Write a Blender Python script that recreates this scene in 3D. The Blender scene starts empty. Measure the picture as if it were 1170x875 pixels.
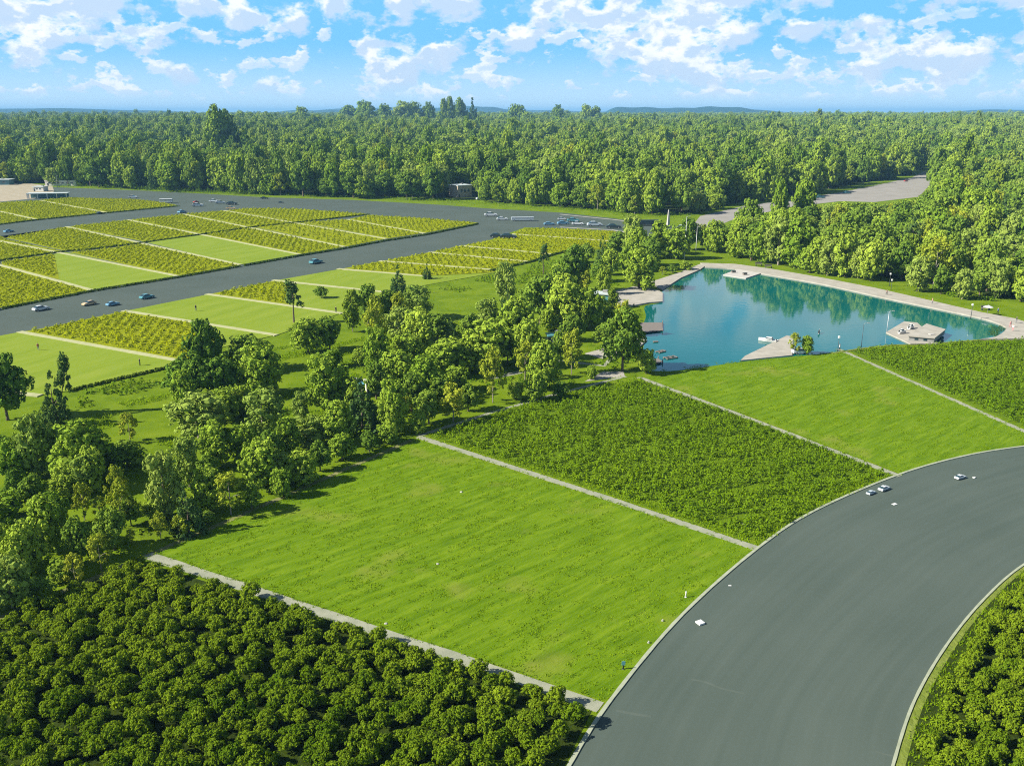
import bpy, bmesh, math, random
import numpy as np
from mathutils import Vector, Matrix, Euler

random.seed(7); RNG = np.random.default_rng(11)
S = bpy.context.scene
COL = S.collection
rad = math.radians

# ------------------------------------------------------------------ camera
CAM_H, PITCH, FPX = 60.0, rad(17.0), 1013.0
cam_d = bpy.data.cameras.new('camera'); cam = bpy.data.objects.new('camera', cam_d); COL.objects.link(cam)
cam.location = (0, 0, CAM_H); cam.rotation_euler = (rad(90) - PITCH, 0, 0)
cam_d.sensor_width = 36; cam_d.lens = FPX * 36 / 1170; cam_d.clip_start = 1; cam_d.clip_end = 60000
S.camera = cam

# ------------------------------------------------------------------ exposure, sun, sky
S.view_settings.view_transform = 'Standard'; S.view_settings.look = 'None'
S.view_settings.gamma = 1; S.view_settings.use_curve_mapping = False
S.view_settings.exposure = 1.12
S.cycles.filter_width = 1.1; S.cycles.use_denoising = False; S.cycles.max_bounces = 6; S.cycles.volume_bounces = 0; S.cycles.sample_clamp_indirect = 4.0
SUN_EL = rad(36); SUN_FROM = Vector((-1.0, -0.22, 0)).normalized()      # the sun stands to the left, a little behind
to_sun = Vector((SUN_FROM.x * math.cos(SUN_EL), SUN_FROM.y * math.cos(SUN_EL), math.sin(SUN_EL)))
sun_d = bpy.data.lights.new('sun', 'SUN'); sun = bpy.data.objects.new('sun', sun_d); COL.objects.link(sun)
sun_d.energy = 5.0; sun_d.angle = rad(0.5); sun_d.color = (1, 0.94, 0.83)
sun.rotation_euler = to_sun.to_track_quat('Z', 'Y').to_euler(); sun.location = (-300, -60, 300)

world = bpy.data.worlds.new('World'); S.world = world; world.use_nodes = True
def build_world():
    nt = world.node_tree; N = nt.nodes; L = nt.links; N.clear()
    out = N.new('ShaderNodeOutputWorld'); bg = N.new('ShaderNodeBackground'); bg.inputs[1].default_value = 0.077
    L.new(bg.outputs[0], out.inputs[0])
    sky = N.new('ShaderNodeTexSky'); sky.sky_type = 'NISHITA'; sky.sun_disc = False
    sky.sun_elevation = SUN_EL; sky.sun_rotation = math.atan2(to_sun.x, to_sun.y)
    sky.altitude = 60; sky.air_density = 1.0; sky.dust_density = 0.3; sky.ozone_density = 2.5
    tc = N.new('ShaderNodeTexCoord')
    sep = N.new('ShaderNodeSeparateXYZ'); L.new(tc.outputs['Generated'], sep.inputs[0])
    def math_(op, a, b=None, clamp=False):
        n = N.new('ShaderNodeMath'); n.operation = op; n.use_clamp = clamp
        for i, v in enumerate((a, b)):
            if v is None: continue
            if isinstance(v, (int, float)): n.inputs[i].default_value = v
            else: L.new(v, n.inputs[i])
        return n.outputs[0]
    def ramp(v, a, b, lo=0., hi=1.):
        n = N.new('ShaderNodeMapRange'); n.interpolation_type = 'SMOOTHSTEP'
        L.new(v, n.inputs[0]); n.inputs[1].default_value = a; n.inputs[2].default_value = b
        n.inputs[3].default_value = lo; n.inputs[4].default_value = hi
        return n.outputs[0]
    def mixc(f, a, b, blend='MIX'):
        n = N.new('ShaderNodeMix'); n.data_type = 'RGBA'; n.blend_type = blend
        for i, v in ((0, f), (6, a), (7, b)):
            if isinstance(v, (int, float)): n.inputs[i].default_value = v
            elif isinstance(v, tuple): n.inputs[i].default_value = (*v, 1)
            else: L.new(v, n.inputs[i])
        return n.outputs[2]
    el = sep.outputs[2]
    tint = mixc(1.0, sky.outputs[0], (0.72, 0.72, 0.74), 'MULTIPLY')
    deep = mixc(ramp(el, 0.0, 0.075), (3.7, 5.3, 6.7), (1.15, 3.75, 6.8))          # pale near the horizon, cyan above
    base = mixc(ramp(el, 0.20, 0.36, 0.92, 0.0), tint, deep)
    def cloud_noise(dx, dz, scale, detail, zs):
        m = N.new('ShaderNodeMapping'); m.inputs['Location'].default_value = (dx, 3.1, dz)
        m.inputs['Scale'].default_value = (1, 1, zs); L.new(tc.outputs['Generated'], m.inputs[0])
        n = N.new('ShaderNodeTexNoise'); n.inputs['Scale'].default_value = scale; n.inputs['Detail'].default_value = detail
        n.inputs['Roughness'].default_value = 0.56; L.new(m.outputs[0], n.inputs['Vector']); return n.outputs[0]
    O = 0.37
    n1 = cloud_noise(O, 0, 17, 10, 1.65); n2 = cloud_noise(O + 0.005, -0.016, 17, 10, 1.65)
    big = cloud_noise(O + 2, 0, 3.6, 2, 2.5)
    d = math_('ADD', n1, math_('MULTIPLY', math_('SUBTRACT', big, 0.5), 0.46))
    d = math_('ADD', d, ramp(el, 0.02, 0.16, -0.02, 0.075))
    cov = ramp(d, 0.490, 0.580)
    cov = math_('MULTIPLY', cov, ramp(el, 0.008, 0.035))
    s1 = cloud_noise(O + 5, 0.3, 34, 8, 1.8); s2 = cloud_noise(O + 5.003, 0.291, 34, 8, 1.8)                  # small far cumulus, low down
    sd = math_('ADD', s1, math_('MULTIPLY', math_('SUBTRACT', big, 0.5), 0.35))
    scov = math_('MULTIPLY', ramp(sd, 0.505, 0.585), math_('MULTIPLY', ramp(el, 0.008, 0.022), ramp(el, 0.075, 0.115, 1.0, 0.0)))
    cov = math_('MULTIPLY', cov, ramp(el, 0.20, 0.27, 1.0, 0.10))
    lit = ramp(math_('SUBTRACT', n2, n1), -0.06, 0.06)
    slit = ramp(math_('SUBTRACT', s2, s1), -0.07, 0.05)
    thick = ramp(d, 0.54, 0.70)
    lit = math_('SUBTRACT', lit, math_('MULTIPLY', thick, 0.5), True)
    ccol = mixc(lit, (3.7, 4.7, 6.0), (6.7, 6.75, 6.85))
    scol = mixc(slit, (4.4, 5.2, 6.4), (6.6, 6.6, 6.8))
    back = mixc(math_('MULTIPLY', scov, 0.8), base, scol)
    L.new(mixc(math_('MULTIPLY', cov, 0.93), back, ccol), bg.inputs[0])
build_world()

# ------------------------------------------------------------------ picture -> ground
FW = Vector((0, math.cos(PITCH), -math.sin(PITCH))); UP = Vector((0, math.sin(PITCH), math.cos(PITCH)))
def hills_z(x, y):
    """height of the terrain: level park, then a slow rise under the forest"""
    t = min(max((y - 980) / 600, 0), 1); t = t * t * (3 - 2 * t)
    u = min(max((y - 1400) / 1400, 0), 1)
    return 7 * u * u * (3 - 2 * u) + t * (13 + 3.5 * math.sin(x * 0.004 + 1) * math.sin(y * 0.0023))
def G(px, py, z=0.0):
    d = FW + UP * (-(py - 437.5) / FPX) + Vector((1, 0, 0)) * ((px - 585) / FPX)
    k = (z - CAM_H) / d.z
    return Vector((d.x * k, d.y * k, z))
def depth(p): return p.y * math.cos(PITCH) + (CAM_H - p.z) * math.sin(PITCH)
def pxm(p): return FPX / depth(p)            # pixels of the photograph per metre at p
def GP(pts, z=0.0): return [G(x, y, z) for x, y in pts]

# ------------------------------------------------------------------ materials
def newmat(name):
    m = bpy.data.materials.new(name); m.use_nodes = True
    b = m.node_tree.nodes['Principled BSDF']; b.inputs['Specular IOR Level'].default_value = 0.2
    return m, m.node_tree.nodes, m.node_tree.links, b
def plain(name, c, rough=0.6, metal=0.0, spec=0.3):
    m, N, L, b = newmat(name)
    t = N.new('ShaderNodeTexCoord'); n = N.new('ShaderNodeTexNoise'); n.inputs['Scale'].default_value = 1.3; n.inputs['Detail'].default_value = 5
    L.new(t.outputs['Object'], n.inputs['Vector'])
    r = N.new('ShaderNodeMix'); r.data_type = 'RGBA'; L.new(n.outputs[0], r.inputs[0])
    r.inputs[6].default_value = (*[v * 0.82 for v in c], 1); r.inputs[7].default_value = (*[min(1, v * 1.15) for v in c], 1)
    L.new(r.outputs[2], b.inputs['Base Color'])
    b.inputs['Roughness'].default_value = rough; b.inputs['Metallic'].default_value = metal; b.inputs['Specular IOR Level'].default_value = spec
    return m
def leafmat(name, c1, c2, trans=0.30, hue=0.0):
    """c1..c2 vary leaf by leaf and plant by plant"""
    m, N, L, b = newmat(name); N.remove(b); out = N['Material Output']
    g = N.new('ShaderNodeNewGeometry'); oi = N.new('ShaderNodeObjectInfo')
    a = N.new('ShaderNodeMath'); a.operation = 'MULTIPLY_ADD'; L.new(g.outputs['Random Per Island'], a.inputs[0]); a.inputs[1].default_value = 0.45
    a2 = N.new('ShaderNodeMath'); a2.operation = 'MULTIPLY'; L.new(oi.outputs['Random'], a2.inputs[0]); a2.inputs[1].default_value = 0.55
    L.new(a2.outputs[0], a.inputs[2])
    tc = N.new('ShaderNodeNewGeometry'); n = N.new('ShaderNodeTexNoise'); n.inputs['Scale'].default_value = 0.06; n.inputs['Detail'].default_value = 3
    L.new(tc.outputs['Position'], n.inputs['Vector'])
    a3 = N.new('ShaderNodeMath'); a3.operation = 'MULTIPLY_ADD'; nb = N.new('ShaderNodeTexNoise'); nb.inputs['Scale'].default_value = 0.011; nb.inputs['Detail'].default_value = 2; L.new(tc.outputs['Position'], nb.inputs['Vector']); nm = N.new('ShaderNodeMath'); nm.operation = 'ADD'; L.new(n.outputs[0], nm.inputs[0]); L.new(nb.outputs[0], nm.inputs[1])
    L.new(nm.outputs[0], a3.inputs[0]); a3.inputs[1].default_value = 0.9; L.new(a.outputs[0], a3.inputs[2])
    a4 = N.new('ShaderNodeMath'); a4.operation = 'SUBTRACT'; L.new(a3.outputs[0], a4.inputs[0]); a4.inputs[1].default_value = 0.90; a4.use_clamp = True
    mx = N.new('ShaderNodeMix'); mx.data_type = 'RGBA'; L.new(a4.outputs[0], mx.inputs[0])
    mx.inputs[6].default_value = (*c1, 1); mx.inputs[7].default_value = (*c2, 1)
    dif = N.new('ShaderNodeBsdfDiffuse'); tr = N.new('ShaderNodeBsdfTranslucent'); ms = N.new('ShaderNodeMixShader')
    L.new(mx.outputs[2], dif.inputs[0]); L.new(mx.outputs[2], tr.inputs[0]); ms.inputs[0].default_value = trans
    L.new(dif.outputs[0], ms.inputs[1]); L.new(tr.outputs[0], ms.inputs[2]); L.new(ms.outputs[0], out.inputs['Surface'])
    return m
def groundmat(name, cols, scale, bump=0.0, bscale=6, stretch=(1, 1, 1), rot=0.0, patch=None):
    m, N, L, b = newmat(name); b.inputs['Roughness'].default_value = 0.95; b.inputs['Specular IOR Level'].default_value = 0.05
    tc = N.new('ShaderNodeNewGeometry')
    mp = N.new('ShaderNodeMapping'); mp.vector_type = 'TEXTURE'; mp.inputs['Scale'].default_value = stretch; mp.inputs['Rotation'].default_value = (0, 0, rot)
    L.new(tc.outputs['Position'], mp.inputs[0])
    n = N.new('ShaderNodeTexNoise'); n.inputs['Scale'].default_value = scale; n.inputs['Detail'].default_value = 9; n.inputs['Roughness'].default_value = 0.65
    L.new(mp.outputs[0], n.inputs['Vector'])
    r = N.new('ShaderNodeValToRGB'); L.new(n.outputs[0], r.inputs[0])
    e = r.color_ramp.elements
    while len(e) < len(cols): e.new(0.5)
    for i, c in enumerate(cols):
        e[i].position = 0.32 + 0.36 * i / (len(cols) - 1); e[i].color = (*c, 1)
    col = r.outputs[0]
    if patch:
        pc, ps, lo, hi = patch
        n3 = N.new('ShaderNodeTexNoise'); n3.inputs['Scale'].default_value = ps; n3.inputs['Detail'].default_value = 5; L.new(tc.outputs['Position'], n3.inputs['Vector'])
        mr = N.new('ShaderNodeMapRange'); L.new(n3.outputs[0], mr.inputs[0]); mr.inputs[1].default_value = lo; mr.inputs[2].default_value = hi
        mx = N.new('ShaderNodeMix'); mx.data_type = 'RGBA'; L.new(mr.outputs[0], mx.inputs[0]); L.new(col, mx.inputs[6]); mx.inputs[7].default_value = (*pc, 1)
        col = mx.outputs[2]
    L.new(col, b.inputs['Base Color'])
    if bump:
        n2 = N.new('ShaderNodeTexNoise'); n2.inputs['Scale'].default_value = bscale; n2.inputs['Detail'].default_value = 6; L.new(mp.outputs[0], n2.inputs['Vector'])
        bp = N.new('ShaderNodeBump'); bp.inputs['Strength'].default_value = bump; bp.inputs['Distance'].default_value = 0.4
        L.new(n2.outputs[0], bp.inputs['Height']); L.new(bp.outputs[0], b.inputs['Normal'])
    return m

LAWN_ROT = math.atan2((G(700, 650) - G(520, 735)).y, (G(700, 650) - G(520, 735)).x)     # mowing direction
M = {}
M['meadow'] = groundmat('meadow', [(0.074, 0.126, 0.003), (0.108, 0.168, 0.004), (0.140, 0.196, 0.009)], 0.14, 0.35, 6, patch=((0.055, 0.075, 0.012), 0.03, 0.62, 0.85))
M['lawn'] = groundmat('lawn', [(0.060, 0.120, 0.002), (0.098, 0.170, 0.004), (0.140, 0.214, 0.009)], 0.85, 0.35, 9, (7, 1, 1), LAWN_ROT, patch=((0.19, 0.205, 0.035), 0.09, 0.58, 0.80))
M['mown'] = groundmat('mown', [(0.140, 0.200, 0.014), (0.165, 0.225, 0.019), (0.188, 0.240, 0.028)], 0.22, 0.2, 3.0, (5, 1, 1), rad(62))
M['crop_soil'] = groundmat('crop_soil', [(0.16, 0.19, 0.003), (0.21, 0.235, 0.004)], 0.3, 0.7, 1.5)
M['scrub_soil'] = groundmat('scrub_soil', [(0.065, 0.115, 0.003), (0.100, 0.160, 0.005)], 0.4, 0.4, 5, patch=((0.12, 0.17, 0.008), 0.16, 0.63, 0.75))
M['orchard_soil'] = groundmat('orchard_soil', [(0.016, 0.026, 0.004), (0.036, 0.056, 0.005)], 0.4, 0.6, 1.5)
M['verge'] = groundmat('verge', [(0.11, 0.15, 0.02), (0.17, 0.20, 0.04)], 0.6, 0.5, 2)
M['sand'] = groundmat('sand', [(0.26, 0.225, 0.155), (0.35, 0.31, 0.225)], 0.2, 0.2, 2)
M['path'] = groundmat('path', [(0.20, 0.215, 0.15), (0.28, 0.285, 0.21)], 0.5, 0.15, 6)
M['path_far'] = groundmat('path_far', [(0.29, 0.30, 0.15), (0.37, 0.37, 0.20)], 0.5, 0.1, 6)
M['dirt_path'] = groundmat('dirt_path', [(0.12, 0.14, 0.035), (0.19, 0.19, 0.08)], 0.5, 0.15, 6)
M['kerb'] = groundmat('kerb', [(0.24, 0.265, 0.18), (0.32, 0.34, 0.25)], 1.0)
M['concrete'] = groundmat('concrete', [(0.265, 0.248, 0.205), (0.360, 0.338, 0.285)], 0.35, 0.1, 5)
M['grey_road'] = groundmat('grey_road', [(0.215, 0.205, 0.180), (0.27, 0.255, 0.225)], 0.08, 0.05, 5)
M['asphalt'] = groundmat('asphalt', [(0.060, 0.080, 0.068), (0.074, 0.094, 0.080)], 0.05, 0.05, 8)
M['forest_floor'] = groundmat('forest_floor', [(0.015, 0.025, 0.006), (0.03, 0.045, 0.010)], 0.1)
M['hill'] = groundmat('hill', [(0.010, 0.045, 0.050), (0.014, 0.060, 0.060)], 0.006)
M['bark'] = plain('bark', (0.13, 0.10, 0.07), 0.9); M['bark_pale'] = plain('bark_pale', (0.24, 0.21, 0.165), 0.9)
def roadmat():
    m, N, L, b = newmat('curved_asphalt'); b.inputs['Roughness'].default_value = 0.85
    uv = N.new('ShaderNodeUVMap')
    mp = N.new('ShaderNodeMapping'); mp.inputs['Scale'].default_value = (0.028, 0.62, 1); L.new(uv.outputs[0], mp.inputs[0])
    n = N.new('ShaderNodeTexNoise'); n.inputs['Scale'].default_value = 1; n.inputs['Detail'].default_value = 6; L.new(mp.outputs[0], n.inputs['Vector'])
    g = N.new('ShaderNodeNewGeometry'); n2 = N.new('ShaderNodeTexNoise'); n2.inputs['Scale'].default_value = 0.045; n2.inputs['Detail'].default_value = 4; L.new(g.outputs['Position'], n2.inputs['Vector'])
    n3 = N.new('ShaderNodeTexNoise'); n3.inputs['Scale'].default_value = 2.5; n3.inputs['Detail'].default_value = 4; L.new(g.outputs['Position'], n3.inputs['Vector'])
    a = N.new('ShaderNodeMath'); a.operation = 'ADD'; L.new(n.outputs[0], a.inputs[0]); L.new(n2.outputs[0], a.inputs[1])
    a2 = N.new('ShaderNodeMath'); a2.operation = 'MULTIPLY_ADD'; L.new(n3.outputs[0], a2.inputs[0]); a2.inputs[1].default_value = 0.25; L.new(a.outputs[0], a2.inputs[2])
    r = N.new('ShaderNodeMapRange'); L.new(a2.outputs[0], r.inputs[0]); r.inputs[1].default_value = 0.8; r.inputs[2].default_value = 1.5
    mx = N.new('ShaderNodeMix'); mx.data_type = 'RGBA'; L.new(r.outputs[0], mx.inputs[0])
    mx.inputs[6].default_value = (0.053, 0.073, 0.058, 1); mx.inputs[7].default_value = (0.074, 0.095, 0.077, 1)
    L.new(mx.outputs[2], b.inputs['Base Color']); return m
M['curved_asphalt'] = roadmat()
def watermat():
    m, N, L, b = newmat('pond_water')
    b.inputs['Base Color'].default_value = (0.001, 0.125, 0.130, 1); b.inputs['Roughness'].default_value = 0.055
    b.inputs['Specular IOR Level'].default_value = 0.5; b.inputs['IOR'].default_value = 1.333; b.inputs['Specular Tint'].default_value = (0.82, 1, 0.84, 1)
    g = N.new('ShaderNodeNewGeometry'); n = N.new('ShaderNodeTexNoise'); n.inputs['Scale'].default_value = 0.5; n.inputs['Detail'].default_value = 3; L.new(g.outputs['Position'], n.inputs['Vector'])
    bp = N.new('ShaderNodeBump'); bp.inputs['Strength'].default_value = 0.10; bp.inputs['Distance'].default_value = 0.12; L.new(n.outputs[0], bp.inputs['Height']); L.new(bp.outputs[0], b.inputs['Normal'])
    n2 = N.new('ShaderNodeTexNoise'); n2.inputs['Scale'].default_value = 0.03; L.new(g.outputs['Position'], n2.inputs['Vector'])
    mx = N.new('ShaderNodeMix'); mx.data_type = 'RGBA'; L.new(n2.outputs[0], mx.inputs[0]); mx.inputs[6].default_value = (0.0, 0.074, 0.070, 1); mx.inputs[7].default_value = (0.001, 0.116, 0.103, 1)
    L.new(mx.outputs[2], b.inputs['Base Color'])
    return m
M['water'] = watermat()
LEAF = {
 'maple':   leafmat('leaf_maple',   (0.130, 0.230, 0.016), (0.310, 0.400, 0.042), 0.13),
 'oak':     leafmat('leaf_oak',     (0.080, 0.160, 0.018), (0.205, 0.295, 0.032), 0.13),
 'conifer': leafmat('leaf_conifer', (0.055, 0.115, 0.030), (0.105, 0.170, 0.038), 0.15),
 'yellow':  leafmat('leaf_yellow',  (0.220, 0.290, 0.022), (0.340, 0.370, 0.032), 0.13),
 'pale':    leafmat('leaf_pale',    (0.175, 0.265, 0.038), (0.285, 0.360, 0.062), 0.13),
 'poplar':  leafmat('leaf_poplar',  (0.140, 0.220, 0.018), (0.250, 0.320, 0.032), 0.13),
 'red':     leafmat('leaf_red',     (0.12, 0.02, 0.012), (0.20, 0.05, 0.02)),
 'shrub':   leafmat('leaf_shrub',   (0.064, 0.126, 0.004), (0.200, 0.275, 0.013), 0.22),
 'scrub':   leafmat('leaf_scrub',   (0.070, 0.150, 0.003), (0.165, 0.255, 0.008), 0.25),
 'crop':    leafmat('leaf_crop',    (0.250, 0.300, 0.003), (0.360, 0.390, 0.005), 0.3),
 'grass':   leafmat('leaf_grass',   (0.150, 0.260, 0.003), (0.260, 0.380, 0.008), 0.45),
 'hedge':   leafmat('leaf_hedge',   (0.040, 0.080, 0.006), (0.095, 0.145, 0.010), 0.2),
}

# ------------------------------------------------------------------ mesh helpers
def tag(o, label=None, cat=None, group=None, kind=None):
    if label: o['label'] = label
    if cat: o['category'] = cat
    if group: o['group'] = group
    if kind: o['kind'] = kind
    return o
def obj(name, mesh, mat=None, parent=None, loc=(0, 0, 0)):
    o = bpy.data.objects.new(name, mesh); COL.objects.link(o); o.location = loc
    if mat is not None and not mesh.materials: mesh.materials.append(mat)
    if parent: o.parent = parent
    return o
def empty(name, loc, rz=0):
    o = bpy.data.objects.new(name, None); COL.objects.link(o); o.location = loc; o.rotation_euler = (0, 0, rz); o.empty_display_size = 0.5
    return o
def np_mesh(name, V, nper):
    """V: (n*nper,3) vertices, every consecutive nper form one face"""
    V = np.asarray(V, dtype=np.float32).reshape(-1, 3); n = len(V) // nper
    me = bpy.data.meshes.new(name); me.vertices.add(len(V)); me.vertices.foreach_set('co', V.ravel())
    me.loops.add(len(V)); me.loops.foreach_set('vertex_index', np.arange(len(V), dtype=np.int32))
    me.polygons.add(n); me.polygons.foreach_set('loop_start', np.arange(0, len(V), nper, dtype=np.int32))
    me.update(calc_edges=True); return me
def bm_mesh(name, bm, mats=None):
    me = bpy.data.meshes.new(name); bm.normal_update(); bm.to_mesh(me); bm.free()
    for m in mats or (): me.materials.append(m)
    return me
def prism(pts, z0, z1, bm=None, mi=0):
    bm = bm or bmesh.new()
    a = 0
    for i in range(len(pts)):
        p, q = pts[i], pts[(i + 1) % len(pts)]; a += p[0] * q[1] - q[0] * p[1]
    if a < 0: pts = pts[::-1]
    t = [bm.verts.new((p[0], p[1], z1)) for p in pts]; b = [bm.verts.new((p[0], p[1], z0)) for p in pts]
    fs = [bm.faces.new(t)]
    for i in range(len(pts)):
        j = (i + 1) % len(pts); fs.append(bm.faces.new((b[i], b[j], t[j], t[i])))
    for f in fs: f.material_index = mi
    return bm
def box(bm, c, s, mi=0, rz=0.0, bevel=0.0, taper=1.0):
    vs = []
    for z in (-.5, .5):
        k = taper if z > 0 else 1
        for x, y in ((-.5, -.5), (.5, -.5), (.5, .5), (-.5, .5)):
            v = Vector((x * s[0] * k, y * s[1] * k, z * s[2])); v.rotate(Euler((0, 0, rz))); vs.append(bm.verts.new(v + Vector(c)))
    fs = [bm.faces.new([vs[i] for i in f]) for f in ((3, 2, 1, 0), (4, 5, 6, 7), (0, 1, 5, 4), (1, 2, 6, 5), (2, 3, 7, 6), (3, 0, 4, 7))]
    for f in fs: f.material_index = mi
    if bevel:
        es = {e for f in fs for e in f.edges}
        r = bmesh.ops.bevel(bm, geom=list(es), offset=bevel, segments=2, affect='EDGES', profile=0.6)
        for f in r['faces']: f.material_index = mi
    return bm
def tube(bm, pts, radii, seg=8, mi=0, cap=True):
    rings = []
    for i, (p, r) in enumerate(zip(pts, radii)):
        p = Vector(p); d = (Vector(pts[min(i + 1, len(pts) - 1)]) - Vector(pts[max(i - 1, 0)])).normalized()
        u = d.orthogonal().normalized(); w = d.cross(u)
        if i and rings:       # keep rings aligned
            ref = (rings[-1][0].co - Vector(pts[i - 1])); ref = ref - d * ref.dot(d)
            if ref.length > 1e-6: u = ref.normalized(); w = d.cross(u)
        rings.append([bm.verts.new(p + (u * math.cos(2 * math.pi * k / seg) + w * math.sin(2 * math.pi * k / seg)) * r) for k in range(seg)])
    for a, b in zip(rings, rings[1:]):
        for k in range(seg):
            f = bm.faces.new((a[k], a[(k + 1) % seg], b[(k + 1) % seg], b[k])); f.material_index = mi; f.smooth = True
    if cap:
        for ring, rev in ((rings[0], True), (rings[-1], False)):
            f = bm.faces.new(ring[::-1] if rev else ring); f.material_index = mi
    return bm
def catmull(pts, n=8, closed=False):
    P = [Vector(p) for p in pts]; out = []; m = len(P)
    for i in range(m if closed else m - 1):
        g = lambda k: P[k % m] if closed else P[min(max(k, 0), m - 1)]
        a, b, c, d = g(i - 1), g(i), g(i + 1), g(i + 2)
        for j in range(n):
            t = j / n
            out.append(0.5 * ((2 * b) + (c - a) * t + (2 * a - 5 * b + 4 * c - d) * t * t + (3 * b - a - 3 * c + d) * t ** 3))
    if not closed: out.append(P[-1])
    return out
def strip(pts, w, z0, z1):
    """a band of width w along a ground polyline"""
    pts = [Vector((p[0], p[1], 0)) for p in pts]; l, r = [], []
    for i, p in enumerate(pts):
        d = (pts[min(i + 1, len(pts) - 1)] - pts[max(i - 1, 0)]).normalized(); n = Vector((-d.y, d.x, 0)); ww = w * (1 + 0.08 * math.sin(i * 2.3))
        l.append(p + n * ww / 2); r.append(p - n * ww / 2)
    bm = bmesh.new(); tl = [bm.verts.new((p.x, p.y, z1)) for p in l]; tr = [bm.verts.new((p.x, p.y, z1)) for p in r]
    bl = [bm.verts.new((p.x, p.y, z0)) for p in l]; br = [bm.verts.new((p.x, p.y, z0)) for p in r]
    for i in range(len(pts) - 1):
        bm.faces.new((tr[i], tr[i + 1], tl[i + 1], tl[i])); bm.faces.new((bl[i], tl[i], tl[i + 1], bl[i + 1])); bm.faces.new((tr[i], br[i], br[i + 1], tr[i + 1]))
    bm.faces.new((tr[0], tl[0], bl[0], br[0])); bm.faces.new((tl[-1], tr[-1], br[-1], bl[-1]))
    return bm
def dens(pts, step=6.0):
    out = [Vector(pts[0])]
    for a, b in zip(pts, pts[1:]):
        a, b = Vector(a), Vector(b); n = max(1, int((b - a).length / step))
        out += [a.lerp(b, (k + 1) / n) for k in range(n)]
    return out
def inside(poly, P):
    poly = np.array([(p[0], p[1]) for p in poly]); x, y = P[:, 0], P[:, 1]; c = np.zeros(len(P), bool); j = len(poly) - 1
    for i in range(len(poly)):
        xi, yi = poly[i]; xj, yj = poly[j]
        with np.errstate(divide='ignore', invalid='ignore'):
            c ^= ((yi > y) != (yj > y)) & (x < (xj - xi) * (y - yi) / (yj - yi) + xi)
        j = i
    return c
def dist_line(line, P):
    d = np.full(len(P), 1e9)
    for a, b in zip(line, line[1:]):
        a = np.array((a[0], a[1])); b = np.array((b[0], b[1])); ab = b - a
        t = np.clip(((P[:, :2] - a) @ ab) / max(ab @ ab, 1e-9), 0, 1); d = np.minimum(d, np.linalg.norm(P[:, :2] - (a + t[:, None] * ab), axis=1))
    return d
def fbm(P, s, seed, ang=0.0, stretch=1.0):
    rng = np.random.default_rng(seed); ca, sa = math.cos(ang), math.sin(ang); u = (P[:, 0] * ca + P[:, 1] * sa) / stretch; v = -P[:, 0] * sa + P[:, 1] * ca; r = np.zeros(len(P))
    for o in range(9):
        t = rng.random() * 6.28; f = (0.6 + rng.random() * 1.6) / s; r += np.sin(f * (u * math.cos(t) + v * math.sin(t)) + rng.random() * 6.28)
    return r / 3.0
def jgrid(poly, sp, rng, jit=0.75, ang=0.0, sp2=None):
    """jittered grid of points inside a ground polygon"""
    p = np.array([(q[0], q[1]) for q in poly]); c = p.mean(0); ca, sa = math.cos(ang), math.sin(ang); R = np.array(((ca, sa), (-sa, ca)))
    q = (p - c) @ R.T; lo, hi = q.min(0), q.max(0); sp2 = sp2 or sp
    gx, gy = np.meshgrid(np.arange(lo[0], hi[0], sp), np.arange(lo[1], hi[1], sp2), indexing='ij')
    idx = np.stack(np.meshgrid(np.arange(gx.shape[0]), np.arange(gx.shape[1]), indexing='ij'), -1).reshape(-1, 2)
    g = np.stack((gx, gy), -1).reshape(-1, 2); g = g + (rng.random(g.shape) - 0.5) * np.array((sp, sp2)) * jit
    w = g @ R + c; k = inside(poly, w); return w[k], idx[k]

# ------------------------------------------------------------------ leaf clouds
def quads(C, Nrm, size, rng, aspect=0.7):
    n = len(C); Nrm = Nrm / np.maximum(np.linalg.norm(Nrm, axis=1, keepdims=True), 1e-6)
    a = rng.normal(size=(n, 3)); t = np.cross(Nrm, a); t /= np.maximum(np.linalg.norm(t, axis=1, keepdims=True), 1e-6); b = np.cross(Nrm, t)
    s = (size * (0.7 + 0.6 * rng.random(n)))[:, None]; t = t * s; b = b * s * aspect
    V = np.stack((C - t * 0.5 - b * 0.25, C + t * 0.1 - b * 0.5, C + t * 0.5 + b * 0.2, C - t * 0.15 + b * 0.5), 1)
    return V.reshape(-1, 3)
def sph(n, rng, up=0.0):
    v = rng.normal(size=(n, 3)); v /= np.linalg.norm(v, axis=1, keepdims=True)
    v[:, 2] += up; return v / np.linalg.norm(v, axis=1, keepdims=True)
def lobes_to_quads(C, R, rng, leaf, nsub=13, nleaf=13, sub=0.42, flat=0.8):
    """lobes carry smaller tufts, tufts carry leaf sprays"""
    out = []
    for c, r in zip(C, R):
        d = sph(nsub, rng, 0.25); sc = c + d * r * np.array((1, 1, flat)) * (0.74 + 0.32 * rng.random((nsub, 1)))
        keep = np.ones(nsub, bool)
        for c2, r2 in zip(C, R):
            if r2 is r and np.allclose(c2, c): continue
            keep &= (np.linalg.norm(sc - c2, axis=1) > r2 * 0.62)
        for s, dd in zip(sc[keep], d[keep]):
            e = sph(nleaf, rng) + dd * 0.75; e /= np.linalg.norm(e, axis=1, keepdims=True)
            sr = r * sub * (0.75 + 0.5 * rng.random())
            p = s + e * sr * (0.7 + 0.3 * rng.random((nleaf, 1)))
            out.append(quads(p, e + rng.normal(size=e.shape) * 0.24 + (0, 0, 0.12), np.full(nleaf, leaf * (r ** 0.5) * 0.95), rng))
        q = sph(26, rng); out.append(quads(c + q * r * np.array((0.62, 0.62, 0.62 * flat)), q, np.full(26, r * 0.62), rng, 0.9))     # inner leaves close the crown
    return np.concatenate(out)
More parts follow.
